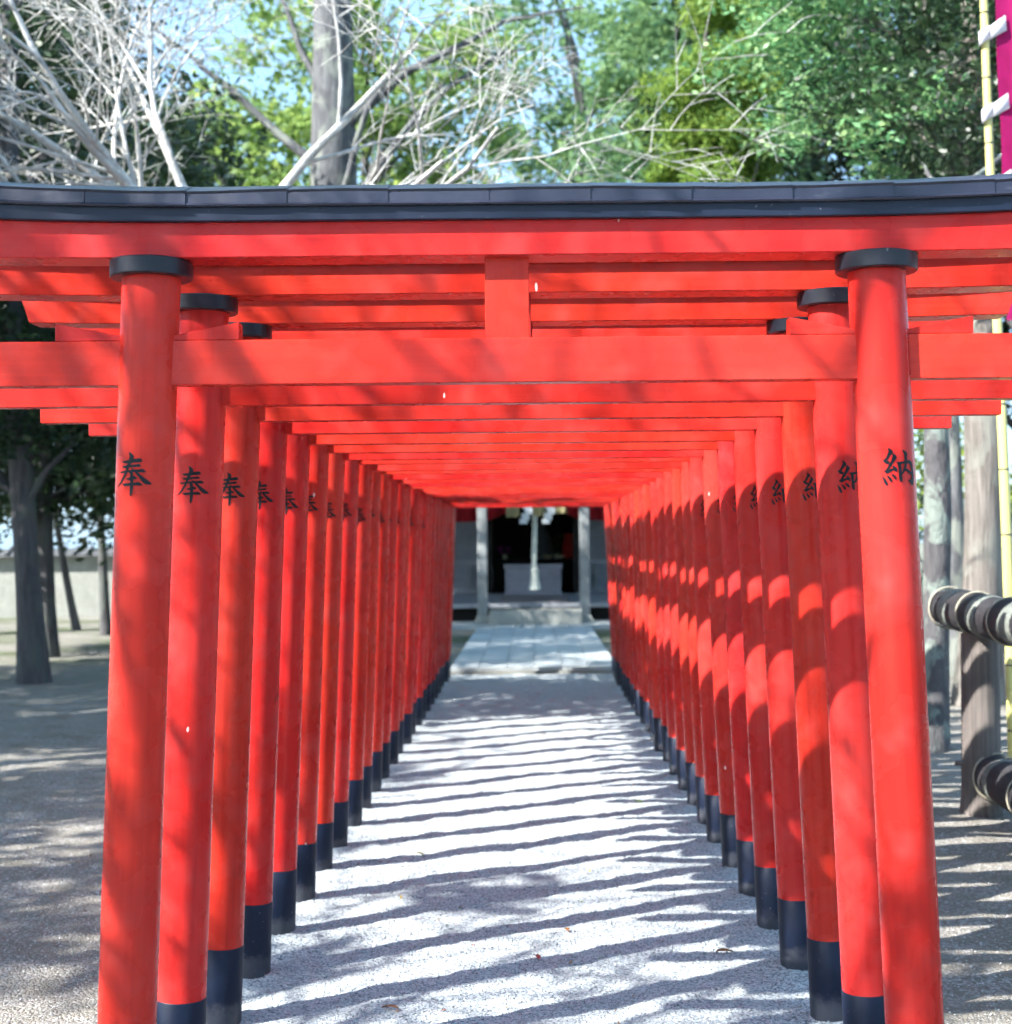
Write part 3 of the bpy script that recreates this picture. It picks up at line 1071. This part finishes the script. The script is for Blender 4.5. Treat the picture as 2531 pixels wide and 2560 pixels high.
# altar and what stands on it
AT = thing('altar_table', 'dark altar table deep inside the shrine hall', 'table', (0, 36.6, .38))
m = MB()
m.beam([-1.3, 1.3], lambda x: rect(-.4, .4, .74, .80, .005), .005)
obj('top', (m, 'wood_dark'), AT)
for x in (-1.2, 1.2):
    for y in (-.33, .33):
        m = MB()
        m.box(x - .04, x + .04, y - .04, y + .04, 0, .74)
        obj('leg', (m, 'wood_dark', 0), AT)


def small(name, label, cat, prof, mat, loc, seg=16):
    m = MB()
    m.lathe(prof, seg)
    return tag(obj(name, (m, mat, 40), None, loc), label, cat)


AZ = 1.181
small('offering_dish', 'cream offering dish in the middle of the dark altar', 'dish', [(.05, 0), (.06, .02), (.13, .05), (.15, .09), (.14, .09), (.04, .03)], 'item_cream', (.34, 36.35, AZ))
small('offering_dish', 'cream offering dish at the right on the dark altar', 'dish', [(.04, 0), (.05, .02), (.11, .05), (.12, .09), (.11, .09), (.03, .03)], 'item_cream', (.66, 36.35, AZ))
small('offering_vase', 'red lacquer vase at the right end of the altar', 'vase', [(.10, 0), (.14, .05), (.16, .2), (.13, .42), (.10, .5), (.14, .62), (.12, .62), (.08, .5)], 'item_red', (.86, 36.6, AZ))
rr = random.Random(8)
for nm, lab, cat, mt, cx, w, h in (('flower_posy', 'pink flower posy at the left on the altar', 'flowers', 'item_pink', -.74, .16, .22), ('leaf_sprig', 'green leaf sprig standing beside the red vase', 'leaves', 'item_green', .56, .12, .5)):
    FT = thing(nm, lab, cat, (cx, 36.45, AZ))
    m = MB()
    m.lathe([(.04, 0), (.06, .03), (.05, .1), (.06, .12), (.04, .12)], 12)
    obj('holder', (m, 'item_cream', 40), FT)
    m = MB()
    for k in range(70):
        c = Vector((rr.gauss(0, w * .6), rr.gauss(0, .06), .1 + h * rr.random()))
        s_ = .035
        q = [c + Vector((rr.uniform(-s_, s_), rr.uniform(-s_, s_), rr.uniform(-s_, s_))) for _ in range(3)]
        m.add(q, [(0, 1, 2)])
    obj('blossoms' if 'pink' in mt else 'leaves', (m, mt, 0), FT)
m = MB()
m.lathe([(.34, 0), (.30, .2), (.2, .55), (.05, .95), (.0, 1.0)], 10)
tag(obj('draped_stand', (m, 'item_slate', 60), None, (.2, 36.75, AZ)), 'slate grey cloth-draped stand at the back of the altar', 'stand')

# ------------------------------------------------------------------ boundary wall on the left
WL = thing('boundary_wall', 'pale plastered boundary wall with tiled coping behind the left trees', 'wall', (-14, 33.2, 0))
m = MB()
m.beam([-10, 6.5], lambda x: rect(0, .3, -.1, 1.36, .01), .01)
obj('plaster_face', (m, 'plaster'), WL)
m = MB()
m.beam([-10, 6.5], lambda x: [(-.22, 1.36), (-.22, 1.40), (.15, 1.55), (.52, 1.40), (.52, 1.36)])
co = obj('coping', (m, 'tile', 0), WL)
m = MB()
for k in range(54):
    x = -9.85 + k * .305
    m.tube([(x, -.235, 1.415), (x, .15, 1.575)], .045, 8)
kind(obj('ridge_tiles', (m, 'tile', 40), WL), 'stuff')

# ------------------------------------------------------------------ log fence on the right
FX = 2.62
FE = thing('log_fence', 'dark log fence bound with cream rope beside the right pillars', 'fence', (FX, 8.55, -.02))
m = MB()
n = 26
vs = []
rr = random.Random(3)
rads = [.112 + .006 * math.sin(a * 3) + rr.uniform(-.004, .004) for a in np.linspace(0, 6.28, n, endpoint=False)]
for z, s_ in ((-.1, 1.15), (.02, 1.12), (.12, 1.02), (.5, 1), (1.06, .98)):
    for k in range(n):
        a = 2 * math.pi * k / n
        vs.append((rads[k] * s_ * math.cos(a), rads[k] * s_ * math.sin(a), z))
fs = [(i * n + k, i * n + (k + 1) % n, (i + 1) * n + (k + 1) % n, (i + 1) * n + k) for i in range(4) for k in range(n)] + [tuple(range(4 * n, 5 * n))]
m.add(vs, fs)
obj('post', (m, 'fence_post', 60), FE)


def rail(z, y0, y1, r, name, xo=0.0):
    m = MB()
    pts, rad = [], []
    for k in range(30):
        u = k / 29
        y = y0 + (y1 - y0) * u
        pts.append((xo + .012 * math.sin(y * 2.3), y, z + .01 * math.sin(y * 1.7)))
        rad.append(r * (1 + .025 * math.sin(y * 7)) * (.90 if k in (0, 29) else 1))
    m.tube(pts, rad, 28)
    o = obj(name, (m, 'log', 60), FE)
    return o


def ring(y, z, r, parent, xo=0.0, rr_=.0065):
    m = MB()
    N = 40
    pts = [(xo + .012 * math.sin(y * 2.3) + (r + .004) * math.cos(a), y + .012 * math.sin(a * 1 + y), z + .01 * math.sin(y * 1.7) + (r + .004) * math.sin(a)) for a in np.linspace(0, 2 * math.pi, N)]
    m.tube(pts, rr_, 6, False)
    return obj('binding_rope', (m, 'rope_cream', 60), parent)


TR = rail(1.17, .74, -7.0, .125, 'top_rail', -.01)
LR = rail(.235, .10, -7.0, .13, 'bottom_rail', .05)


def band(y, z, r, parent, xo=0.0, w=.20):
    m = MB()
    pts = [(xo + .012 * math.sin(q * 2.3), q, z + .01 * math.sin(q * 1.7)) for q in np.linspace(y, y - w, 7)]
    m.tube(pts, [(r + .0005) * (1 + .02 * math.sin(q * 7)) + (.0015 if 0 < k < 6 else -.004) for k, q in enumerate(np.linspace(y, y - w, 7))], 32)
    return obj('pale_band', (m, 'pale_band', 60), parent)


for k in range(10):
    yy = .66 - k * .63
    ring(yy, 1.17, .127, TR, -.01)
    band(yy - .15, 1.17, .127, TR, -.01, .20)
    yb = -.12 - k * .63
    ring(yb, .235, .132, LR, .05)
    band(yb - .13, .235, .132, LR, .05, .09)
m = MB()
m.tube([(.14, .0, .30), (-.16, .0, .30)], .016, 8)
obj('peg', (m, 'fence_post'), FE)

# ------------------------------------------------------------------ bamboo pole with banner
FLX, FLY = 3.15, 9.6
FB = thing('banner_flag', 'magenta banner tied with white loops to a bamboo pole at right', 'banner', (FLX, FLY, -.02))
m = MB()
tilt = -.028
P0 = Vector((0, 0, -.15))
zs = np.linspace(-.15, 6.6, 60)
m.tube([(tilt * z + .01 * math.sin(z), 0, z) for z in zs], [.037 - .0022 * z for z in zs], 16)
pole = obj('bamboo_pole', (m, 'bamboo', 50), FB)
for z in np.arange(.35, 6.5, .43):
    m = MB()
    r = .037 - .0022 * z
    m.lathe([(r - .002, -.008), (r + .0025, -.004), (r + .0005, 0), (r + .0025, .004), (r - .002, .008)], 16, cap=False)
    obj('culm_node', (m, 'bark_dark', 50), pole, (tilt * z + .01 * math.sin(z), 0, z))
m = MB()
nx, nz = 14, 50
v, f = [], []
for i in range(nx + 1):
    for k in range(nz + 1):
        u, w = i / nx, k / nz
        z = 3.05 + 3.1 * w
        x = tilt * z + .055 + .55 * u
        v.append((x, -.03 + .035 * math.sin(u * 9 + z * 1.3) * (.3 + u) + .012 * math.sin(z * 7 + u * 3), z - .05 * u))
for i in range(nx):
    for k in range(nz):
        a = i * (nz + 1) + k
        f.append((a, a + nz + 1, a + nz + 2, a + 1))
m.add(v, f)
cl = obj('banner_cloth', (m, 'magenta', 60), FB)
for z in (4.93, 4.42, 3.92, 3.4):
    m = MB()
    x = tilt * z + .01 * math.sin(z)
    N = 18
    v, f = [], []
    for i in range(N + 1):
        a = math.pi * (-.35 + 1.7 * i / N) + math.pi / 2 * 0
        rr_ = .046
        p = (x + rr_ * math.cos(a + math.pi / 2 * .3), -rr_ * math.sin(a))
        for q in (-.045, .045):
            v.append((p[0], p[1], z + q + (p[0] - x) * .6))
    for i in range(N):
        f.append((2 * i, 2 * i + 1, 2 * i + 3, 2 * i + 2))
    o = len(v)
    v += [(x + .02, -.05, z - .04), (x + .13, -.045, z + .02), (x + .12, -.045, z + .12), (x + .03, -.052, z + .055)]
    f.append((o, o + 1, o + 2, o + 3))
    m.add(v, f)
    lo = obj('tie_loop', (m, 'white_cloth', 60), FB)
    sm = lo.modifiers.new('t', 'SOLIDIFY')
    sm.thickness = .004
m = MB()
for (x0, z0, pts) in ((.16, 4.78, [(0, 0), (.05, .07), (.3, .09), (.3, .0)]), (.13, 4.44, [(0, 0), (.06, .06), (.14, .12), (.3, .13), (.3, -.02), (.1, -.03)]), (.145, 3.95, [(0, .3), (.07, .33), (.12, .1), (.3, .05), (.3, -.3), (.05, -.3), (.04, 0)])):
    m.add([(tilt * z0 + x0 + a, -.085, z0 + b) for a, b in pts], [tuple(range(len(pts)))])
obj('white_lettering', (m, 'white_cloth', 0), FB)


# ------------------------------------------------------------------ trees
def leaf_quads(pos, size, rg, up=0.35, aspect=.45, droop=0.0):
    n = len(pos)
    d = rg.normal(0, 1, (n, 3))
    d[:, 2] = d[:, 2] * .6 - droop
    d /= np.linalg.norm(d, axis=1)[:, None]
    nr = rg.normal(0, 1, (n, 3))
    nr[:, 2] = np.abs(nr[:, 2]) + up
    s = np.cross(d, nr)
    s /= np.linalg.norm(s, axis=1)[:, None] + 1e-9
    L = (size * np.clip(rg.lognormal(-.08, .32, n), .4, 1.9))[:, None]
    W = L * aspect
    a = pos - d * L * .5
    b = pos + s * W * .5 - d * L * .05
    c = pos + d * L * .5
    e = pos - s * W * .5 - d * L * .05
    v = np.stack([a, b, c, e], 1).reshape(-1, 3)
    q = np.arange(4 * n).reshape(-1, 4)
    return v, q


def crown_points(clumps, per, spread, rg):
    n = len(clumps) * per
    c = np.repeat(clumps, per, 0)
    p = rg.normal(0, 1, (n, 3))
    p /= np.linalg.norm(p, axis=1)[:, None]
    p *= (rg.uniform(0, 1, n) ** .45)[:, None]
    sp = np.repeat(rg.uniform(.6, 1.3, len(clumps)), per)[:, None] * spread
    p = p * sp
    p[:, 2] *= .65
    return c + p


def clump_centres(c, rad, n, rg, hollow=.45, flat=0.0):
    p = rg.normal(0, 1, (n, 3))
    p /= np.linalg.norm(p, axis=1)[:, None]
    p *= (hollow + (1 - hollow) * rg.uniform(0, 1, n) ** .6)[:, None]
    p *= 1 + .22 * np.sin(p[:, :1] * 5 + p[:, 1:2] * 4) + .0
    return np.asarray(c) + p * np.asarray(rad)


def trunk_mesh(name, h, r0, r1, mat, seed, lean=(0, 0), seg=18, wob=.05, limbs=(), flare=1.35):
    rr = random.Random(seed)
    m = MB()
    n = 22
    pts, rad = [], []
    for k in range(n):
        u = k / (n - 1)
        z = -.2 + (h + .2) * u
        pts.append((lean[0] * u + wob * math.sin(u * 5 + seed), lean[1] * u + wob * math.cos(u * 4.3 + seed), z))
        fl = 1 + (flare - 1) * math.exp(-max(0, z) / .35)
        rad.append((r0 + (r1 - r0) * u) * fl * (1 + .05 * math.sin(u * 17 + seed)))
    m.tube(pts, rad, seg)
    for (u, tip, r) in limbs:
        k = int(u * (n - 1))
        a = Vector(pts[k])
        b = Vector(tip)
        mid = (a + b) / 2 + Vector((rr.uniform(-.15, .15), rr.uniform(-.15, .15), rr.uniform(.05, .22))) * (b - a).length
        L = []
        for i in range(9):
            t = i / 8
            L.append(a * (1 - t) ** 2 + mid * 2 * t * (1 - t) + b * t * t + Vector((rr.uniform(-.02, .02), rr.uniform(-.02, .02), rr.uniform(-.02, .02))) * (b - a).length * .6)
        m.tube(L, [r * (1 - .82 * i / 8) for i in range(9)], 8)
    return m.mesh(name, mat, 60)


def tree(name, label, loc, h, r0, crown_c, crown_r, nclump, per, spread, leaf_size, leafmat, barkmat, seed, cat='tree', group=None, lean=(0, 0), aspect=.45, droop=0.0, hollow=.45, extra=None, zmin=None, wob=.05, r1=None, extra_limbs=(), cull=None, nl=14):
    T = thing(name, label, cat, loc, 0, group)
    rg = np.random.default_rng(seed)
    cl = clump_centres(crown_c, crown_r, nclump, rg, hollow)
    if extra is not None:
        cl = np.concatenate([cl, np.asarray(extra, float)])
    if zmin is not None:
        cl = cl[cl[:, 2] > zmin]
    if cull is not None:
        cl = cl[[not cull(p) for p in cl]]
    rr = random.Random(seed)
    limbs = []
    for k in range(nl):
        c = cl[rr.randrange(len(cl))]
        limbs.append((min(.98, max(.25, (c[2] - .25 * h * rr.random()) / h * .85)), tuple(c), r0 * rr.uniform(.22, .4)))
    limbs += list(extra_limbs)
    obj('trunk', trunk_mesh('trunk', h, r0, r0 * .3 if r1 is None else r1, barkmat, seed, lean, limbs=limbs, wob=wob), T)
    p = crown_points(cl, per, spread, rg)
    v, q = leaf_quads(p, leaf_size, rg, aspect=aspect, droop=droop)
    obj('crown', np_mesh('crown', v, q, leafmat), T)
    return T


def bare_tree(name, label, loc, height, spread_dirs, seed, r0=.14, twig_len=1.0, levels=4, density=1.0, limb_len=2.4, droop=.12, barkmat='twig', cat='tree', rmin=.004, zmin=0.0, wig=.15):
    T = thing(name, label, cat, loc)
    rr = random.Random(seed)
    big, small_ = MB(), MB()

    def rv(s):
        return Vector((rr.gauss(0, s), rr.gauss(0, s), rr.gauss(0, s)))

    def grow(a, d, L, r, lev):
        n = 7 if lev < 2 else (5 if lev < 3 else 4)
        pts, rad = [a], [r]
        p, dd = a.copy(), d.normalized()
        for i in range(n):
            dd = (dd + rv(wig if lev < 3 else wig * .5) + Vector((0, 0, .05 if lev == 1 else -droop * .25 * lev))).normalized()
            if p.z + dd.z * L / n < zmin and lev > 1:
                break
            p = p + dd * (L / n)
            pts.append(p)
            rad.append(r * (1 - .68 * (i + 1) / n))
        n = len(pts) - 1
        if n < 2:
            return
        (big if lev < 3 else small_).tube(pts, rad, 8 if lev < 2 else (6 if lev < 3 else (4 if lev < 4 else 3)), lev < 2)
        if lev >= levels:
            return
        nk = int({0: 0, 1: 7, 2: 9, 3: 7, 4: 3}[lev] * density + rr.random())
        for _ in range(nk):
            u = rr.uniform(.22, 1.0)
            i = min(n - 1, int(u * n))
            q = pts[i] + (pts[i + 1] - pts[i]) * (u * n - i if u < 1 else 1)
            t = (pts[i + 1] - pts[i]).normalized()
            side = rv(1).cross(t)
            if side.length < 1e-4:
                continue
            side.normalize()
            nd = t * rr.uniform(.55, 1.0) + side * rr.uniform(.5, 1.0) + Vector((0, 0, rr.uniform(-.15, .35)))
            grow(q, nd, L * rr.uniform(.38, .68) * twig_len, max(rmin, rad[i] * rr.uniform(.42, .62)), lev + 1)
    trunk = [Vector((.05 * math.sin(k), .05 * math.cos(k * 1.3), -.2 + (height + .2) * k / 9)) for k in range(10)]
    big.tube(trunk, [r0 * (1.4 if k == 0 else 1.12 - .035 * k) for k in range(10)], 14)
    top = trunk[-1]
    for (dx, dy, dz, L) in spread_dirs:
        st = trunk[rr.choice((7, 8, 9))]
        grow(st, Vector((dx, dy, dz)), L, r0 * rr.uniform(.42, .6), 1)
    obj('trunk', big.mesh('trunk', barkmat, 60), T)
    obj('twigs', small_.mesh('twigs', barkmat, 60), T)
    return T


# --- behind the gates, left: bare pale cherry with a thicket of twigs
bare_tree('cherry_tree', 'leafless pale cherry tree with a thicket of twigs above the gate, at left', (-2.95, 13.2, -.02), 4.3,
          [(-1, -.25, .45, 3.0), (-.9, .4, .35, 3.2), (-.55, -.5, .55, 3.0), (-1, .1, .20, 3.2), (.9, .1, .30, 3.2), (-.5, .5, .7, 2.6), (-.4, .1, .8, 2.4), (-1.0, -.5, .15, 3.0), (.8, -.4, .12, 2.6), (-.8, .0, .3, 2.4), (-.3, -.6, .2, 2.2), (.7, .3, .5, 3.0)],
          27, .105, 1.05, 5, .62, rmin=.005, zmin=4.35, droop=.05, wig=.11)

# --- the big lichen-grey trunk
tree('camphor_tree', 'tall tree with a thick lichen-grey trunk rising behind the gate', (-3.45, 23.2, -.02), 15.5, .46, (0.3, 0, 15.0), (5.0, 4.0, 3.6), 110, 170, .85, .16, 'leaf_light', 'bark_grey', 31, nl=0,
     lean=(.45, 0), r1=.24, wob=.10, extra_limbs=((.55, (4.3, -.6, 9.9), .10), (.47, (3.4, -.4, 9.4), .10), (.50, (-2.6, -.3, 9.9), .09), (.44, (2.2, -.9, 9.8), .08), (.56, (-1.1, .2, 11.6), .08), (.40, (-3.2, .2, 9.0), .08)))

# --- crowns filling the view above the gates
tree('broadleaf_tree', 'fresh yellow-green tree behind the thick grey trunk', (-4.6, 40, -.02), 13, .3, (0, 0, 13.2), (4.2, 3.5, 4.6), 90, 200, 1.15, .26, 'leaf_light', 'bark_dark', 41, group='trees behind the shrine grounds')
tree('broadleaf_tree', 'pale green tree with sky gaps above the middle of the gate', (1.6, 46, -.02), 16, .3, (0, 0, 15.5), (4.6, 4, 5.6), 62, 190, 1.25, .30, 'leaf_mid', 'bark_dark', 42, group='trees behind the shrine grounds')
tree('broadleaf_tree', 'yellow-green tree showing below the sky gap left of the thick trunk', (-9.9, 41, -.02), 11, .3, (0, 0, 10.4), (3.6, 3, 3.4), 60, 200, 1.4, .34, 'leaf_light', 'bark_dark', 43, group='trees behind the shrine grounds')
tree('evergreen_tree', 'dark evergreen behind the twig thicket at top left', (-10.5, 27, -.02), 11, .3, (.2, 0, 9.6), (4.2, 3.6, 4.8), 120, 220, .95, .19, 'leaf_dark', 'bark_dark', 44, group='evergreens on the left')
tree('evergreen_tree', 'far evergreen at the top left corner with pale leaf tips', (-17.0, 37, -.02), 15, .35, (0, 0, 13), (5.5, 4, 6.0), 110, 200, 1.2, .28, 'leaf_mid', 'bark_dark', 45, group='evergreens on the left')
# trunks at the left edge with low dark boughs
rgl = np.random.default_rng(9)
LOW = np.stack([rgl.uniform(-2.4, 2.6, 130), rgl.uniform(-.8, 1.4, 130), 1.95 + 3.3 * rgl.uniform(0, 1, 130) ** .9], 1)
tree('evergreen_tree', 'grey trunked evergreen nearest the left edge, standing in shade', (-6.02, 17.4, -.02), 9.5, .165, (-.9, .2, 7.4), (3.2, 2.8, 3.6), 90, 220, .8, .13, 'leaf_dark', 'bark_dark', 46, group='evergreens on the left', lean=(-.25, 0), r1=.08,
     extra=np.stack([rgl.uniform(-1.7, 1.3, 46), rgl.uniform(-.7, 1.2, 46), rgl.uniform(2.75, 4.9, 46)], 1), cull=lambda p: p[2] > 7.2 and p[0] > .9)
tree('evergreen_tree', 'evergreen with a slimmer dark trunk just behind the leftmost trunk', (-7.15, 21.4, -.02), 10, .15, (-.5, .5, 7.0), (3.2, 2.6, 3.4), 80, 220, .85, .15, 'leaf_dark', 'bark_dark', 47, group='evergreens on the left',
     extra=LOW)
tree('young_evergreen', 'thin leaning dark tree in front of the pale wall', (-8.72, 28.0, -.02), 6.5, .075, (-.7, 0, 5.4), (2.0, 1.6, 2.4), 55, 170, .6, .15, 'leaf_dark', 'bark_dark', 48, lean=(-1.3, 0), group='evergreens on the left',
     extra=[(-.9, .2, 3.0), (-.2, .3, 3.3), (.3, .2, 3.7), (-1.4, .2, 3.1)])
tree('young_evergreen', 'thin dark tree half hidden behind the left front pillar', (-7.75, 26.5, -.02), 6.5, .09, (.2, 0, 5.2), (2.0, 1.6, 2.4), 55, 170, .6, .15, 'leaf_dark', 'bark_dark', 49, lean=(-.5, 0), group='evergreens on the left',
     extra=[(.1, .2, 2.9), (.5, .3, 3.3), (-.3, .2, 3.3)])

# --- right side
tree('glossy_evergreen', 'large evergreen with glossy light-catching leaves at top right', (5.3, 14.9, -.02), 9.0, .17, (-.9, -.2, 6.9), (3.1, 2.2, 2.9), 210, 300, .46, .080, 'leaf_glossy', 'bark_dark', 51, lean=(-.4, .0), aspect=.42, hollow=.4, cull=lambda p: (p[0] > -1.5 and p[2] < 6.1 and p[1] < 1.4) or p[0] + 5.3 < 1.75 + max(0, 6.6 - p[2]) * .75)
tree('cedar_tree', 'golden-green conifer beside the glossy evergreen', (2.55, 21.0, -.02), 9.4, .13, (.15, 0, 7.0), (.9, .9, 3.4), 130, 330, .42, .15, 'leaf_conifer', 'bark_brown', 52, aspect=.22, droop=-.3, hollow=.3)
tree('cedar_tree', 'low golden-green conifer peeping over the top beam', (3.3, 19.0, -.02), 5.8, .12, (0, 0, 4.2), (.85, .8, 1.7), 75, 330, .36, .14, 'leaf_conifer', 'bark_brown', 53, aspect=.22, droop=-.3, hollow=.3)
tree('evergreen_tree', 'tall dark evergreen behind the glossy one at the right edge', (8.0, 23, -.02), 13, .3, (-.6, 0, 9.0), (4.6, 3, 5.4), 190, 220, 1.0, .19, 'leaf_dark', 'bark_dark', 54)
tree('broadleaf_tree', 'blue-green tree between the golden conifer and the shrine roof', (4.6, 38, -.02), 13, .3, (0, 0, 12), (4.0, 3.5, 5.6), 90, 200, 1.1, .25, 'leaf_mid', 'bark_dark', 55, group='trees behind the shrine grounds')
tree('mottled_tree', 'tree with a mottled lichen trunk right behind the front right pillar', (3.02, 11.1, -.02), 4.2, .125, (.9, 2.0, 5.6), (1.3, 1.0, 1.2), 40, 190, .48, .080, 'leaf_dark', 'bark_mottled', 56, lean=(.05, .1), r1=.07, nl=3)
tree('ridged_tree', 'tree with a broad ridged pale trunk behind the log fence', (4.30, 14.2, -.02), 7.5, .20, (.9, 1.2, 7.6), (1.8, 1.6, 1.3), 40, 150, .55, .085, 'leaf_glossy', 'bark_brown', 57, lean=(.12, 0), r1=.15)
tree('slim_tree', 'slim grey trunk between the mottled tree and the ridged tree', (4.95, 17.2, -.02), 7.0, .105, (.3, .6, 7.4), (1.6, 1.4, 1.2), 30, 150, .5, .10, 'leaf_dark', 'bark_grey', 58, r1=.08)
tree('young_maple', 'young tree with yellow-green leaves behind the front right pillar', (5.9, 19.4, -.02), 3.0, .05, (-.55, 0, 2.55), (1.1, .9, .75), 34, 70, .34, .10, 'leaf_young', 'bark_grey', 59)

# low planting that closes the view under the trees at the right
rgn = np.random.default_rng(77)
for i, (x, y, w, h, lb) in enumerate(((7.0, 25.5, 1.6, 2.3, 'dark clipped shrub in the shade beyond the slim trunk'), (9.8, 26.5, 1.9, 2.6, 'dark rounded shrub beyond the log fence rail'), (5.6, 29.0, 1.7, 2.2, 'dark shrub half hidden by the mottled trunk'))):
    S = thing('shrub', lb, 'shrub', (x, y, -.02), 0, 'shrubs at the back right')
    cl = clump_centres((0, 0, h * .55), (w, w * .7, h * .55), 40, rgn, .3)
    cl = cl[cl[:, 2] > .1]
    v, q = leaf_quads(crown_points(cl, 150, .35, rgn), .10, rgn)
    obj('foliage', np_mesh('foliage', v, q, 'leaf_dark'), S)
    m = MB()
    for k in range(7):
        a = k * .9
        m.tube([(.05 * math.cos(a), .05 * math.sin(a), -.1), (.4 * math.cos(a), .4 * math.sin(a), h * .5), (.8 * w * math.cos(a), .6 * w * math.sin(a), h * .85)], [.03, .02, .008], 6)
    obj('stem', (m, 'bark_dark', 60), S)

# --- trees standing to the left of and behind the camera; their shade falls across the avenue
bare_tree('zelkova_tree', 'leafless tree left of the camera, branch shadows on the front gate', (-6.3, .2, -.02), 4.4,
          [(1, .30, .55, 3.6), (1, .1, .75, 3.6), (.9, .5, .45, 3.6), (.8, .2, 1.0, 3.2), (.6, .9, .55, 3.2), (.6, -.4, .9, 2.8), (.95, .4, .75, 3.4), (-.6, -.4, .9, 2.6), (.1, 1.0, .7, 3.0), (.3, .6, 1.0, 2.8)],
          23, .14, 1.1, 3, .80, rmin=.014)
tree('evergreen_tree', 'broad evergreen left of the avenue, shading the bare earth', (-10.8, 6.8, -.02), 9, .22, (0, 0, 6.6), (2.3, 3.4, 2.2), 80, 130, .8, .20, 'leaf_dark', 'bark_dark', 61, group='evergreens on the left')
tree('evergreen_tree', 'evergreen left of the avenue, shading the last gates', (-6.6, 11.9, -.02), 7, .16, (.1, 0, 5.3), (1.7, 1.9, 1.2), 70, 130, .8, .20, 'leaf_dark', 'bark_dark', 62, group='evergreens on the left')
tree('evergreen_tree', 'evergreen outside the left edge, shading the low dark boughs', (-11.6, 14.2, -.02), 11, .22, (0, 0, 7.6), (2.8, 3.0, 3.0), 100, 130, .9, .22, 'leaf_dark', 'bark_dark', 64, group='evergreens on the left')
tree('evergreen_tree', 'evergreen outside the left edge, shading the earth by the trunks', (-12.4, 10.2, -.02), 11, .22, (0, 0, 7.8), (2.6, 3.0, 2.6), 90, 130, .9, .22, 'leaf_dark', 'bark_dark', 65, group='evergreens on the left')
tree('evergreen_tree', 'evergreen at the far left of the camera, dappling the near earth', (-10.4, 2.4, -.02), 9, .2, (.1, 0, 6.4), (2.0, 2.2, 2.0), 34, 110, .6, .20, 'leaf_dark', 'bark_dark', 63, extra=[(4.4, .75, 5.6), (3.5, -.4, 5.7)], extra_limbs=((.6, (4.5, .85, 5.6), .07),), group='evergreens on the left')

# ------------------------------------------------------------------ fallen leaves
LEAVES = [
    ('leaf_brown', 'dry brown leaf on the gravel at the bottom, left of centre', -.505, 4.97, 1.0),
    ('leaf_red', 'small dark red leaf on the gravel in the shaded stripe', .0, 5.55, .8),
    ('leaf_brown', 'broad tan leaf on the gravel near the right black bases', .72, 5.62, 1.1),
    ('leaf_yellow', 'yellow leaf on the gravel near the left black bases', -.60, 7.45, .9),
    ('leaf_green', 'green leaf on the gravel near the right row, further back', .62, 8.9, 1.0),
    ('leaf_brown', 'small brown leaf in the middle of the lit gravel', .12, 5.95, .7),
    ('leaf_green', 'green and yellow leaf on the earth at bottom left', -1.56, 4.45, 1.0),
    ('leaf_red', 'pinkish leaf on the earth beside the front left pillar', -1.27, 4.47, 1.0),
    ('leaf_brown', 'brown leaf on the shaded gravel before the stone path', .06, 12.0, 1.1),
    ('leaf_red', 'reddish leaf on the shaded gravel far up the path', -.72, 14.2, 1.2),
]
for k, (mt, lab, x, y, s_) in enumerate(LEAVES):
    m = MB()
    rr = random.Random(k)
    L, W = .034 * s_, .013 * s_
    n = 8
    v, f = [], []
    for i in range(n + 1):
        u = i / n
        w = W * math.sin(math.pi * min(1, u * 1.02)) ** .8 * (1.1 - .3 * u)
        cz = .006 * math.sin(u * 3) * s_
        v += [((u - .5) * L * 2, -w, cz + .004), ((u - .5) * L * 2, 0, cz), ((u - .5) * L * 2, w, cz + .005)]
    for i in range(n):
        for q in (0, 1):
            a = i * 3 + q
            f.append((a, a + 3, a + 4, a + 1))
    m.add(v, f)
    hf = path_h if abs(x - TX) < 1.19 else earth_h
    z = float(hf(np.array([x]), np.array([y]))[0])
    o = obj('fallen_leaf', (m, mt, 60), None, (x, y, z + .006), (rr.uniform(-.15, .15), rr.uniform(-.15, .15), rr.uniform(0, 6.28)))
    sm = o.modifiers.new('t', 'SOLIDIFY')
    sm.thickness = .0006
    tag(o, lab, 'leaf', 'fallen leaves on the ground')

rgl = np.random.default_rng(31)
n = 420
yy = 3.6 + 12 * rgl.uniform(0, 1, n) ** 1.5
xx = rgl.uniform(-1, 1, n) * (yy * .36)
zz = np.where(np.abs(xx - TX) < 1.19, path_h(xx, yy), earth_h(xx, yy)) + .006
v, q = leaf_quads(np.stack([xx, yy, zz], 1), .016, rgl, up=3.0, aspect=.5)
kind(obj('leaf_litter', np_mesh('leaf_litter', v, q, 'litter')), 'stuff', 'tiny scraps of dry leaf on the ground')
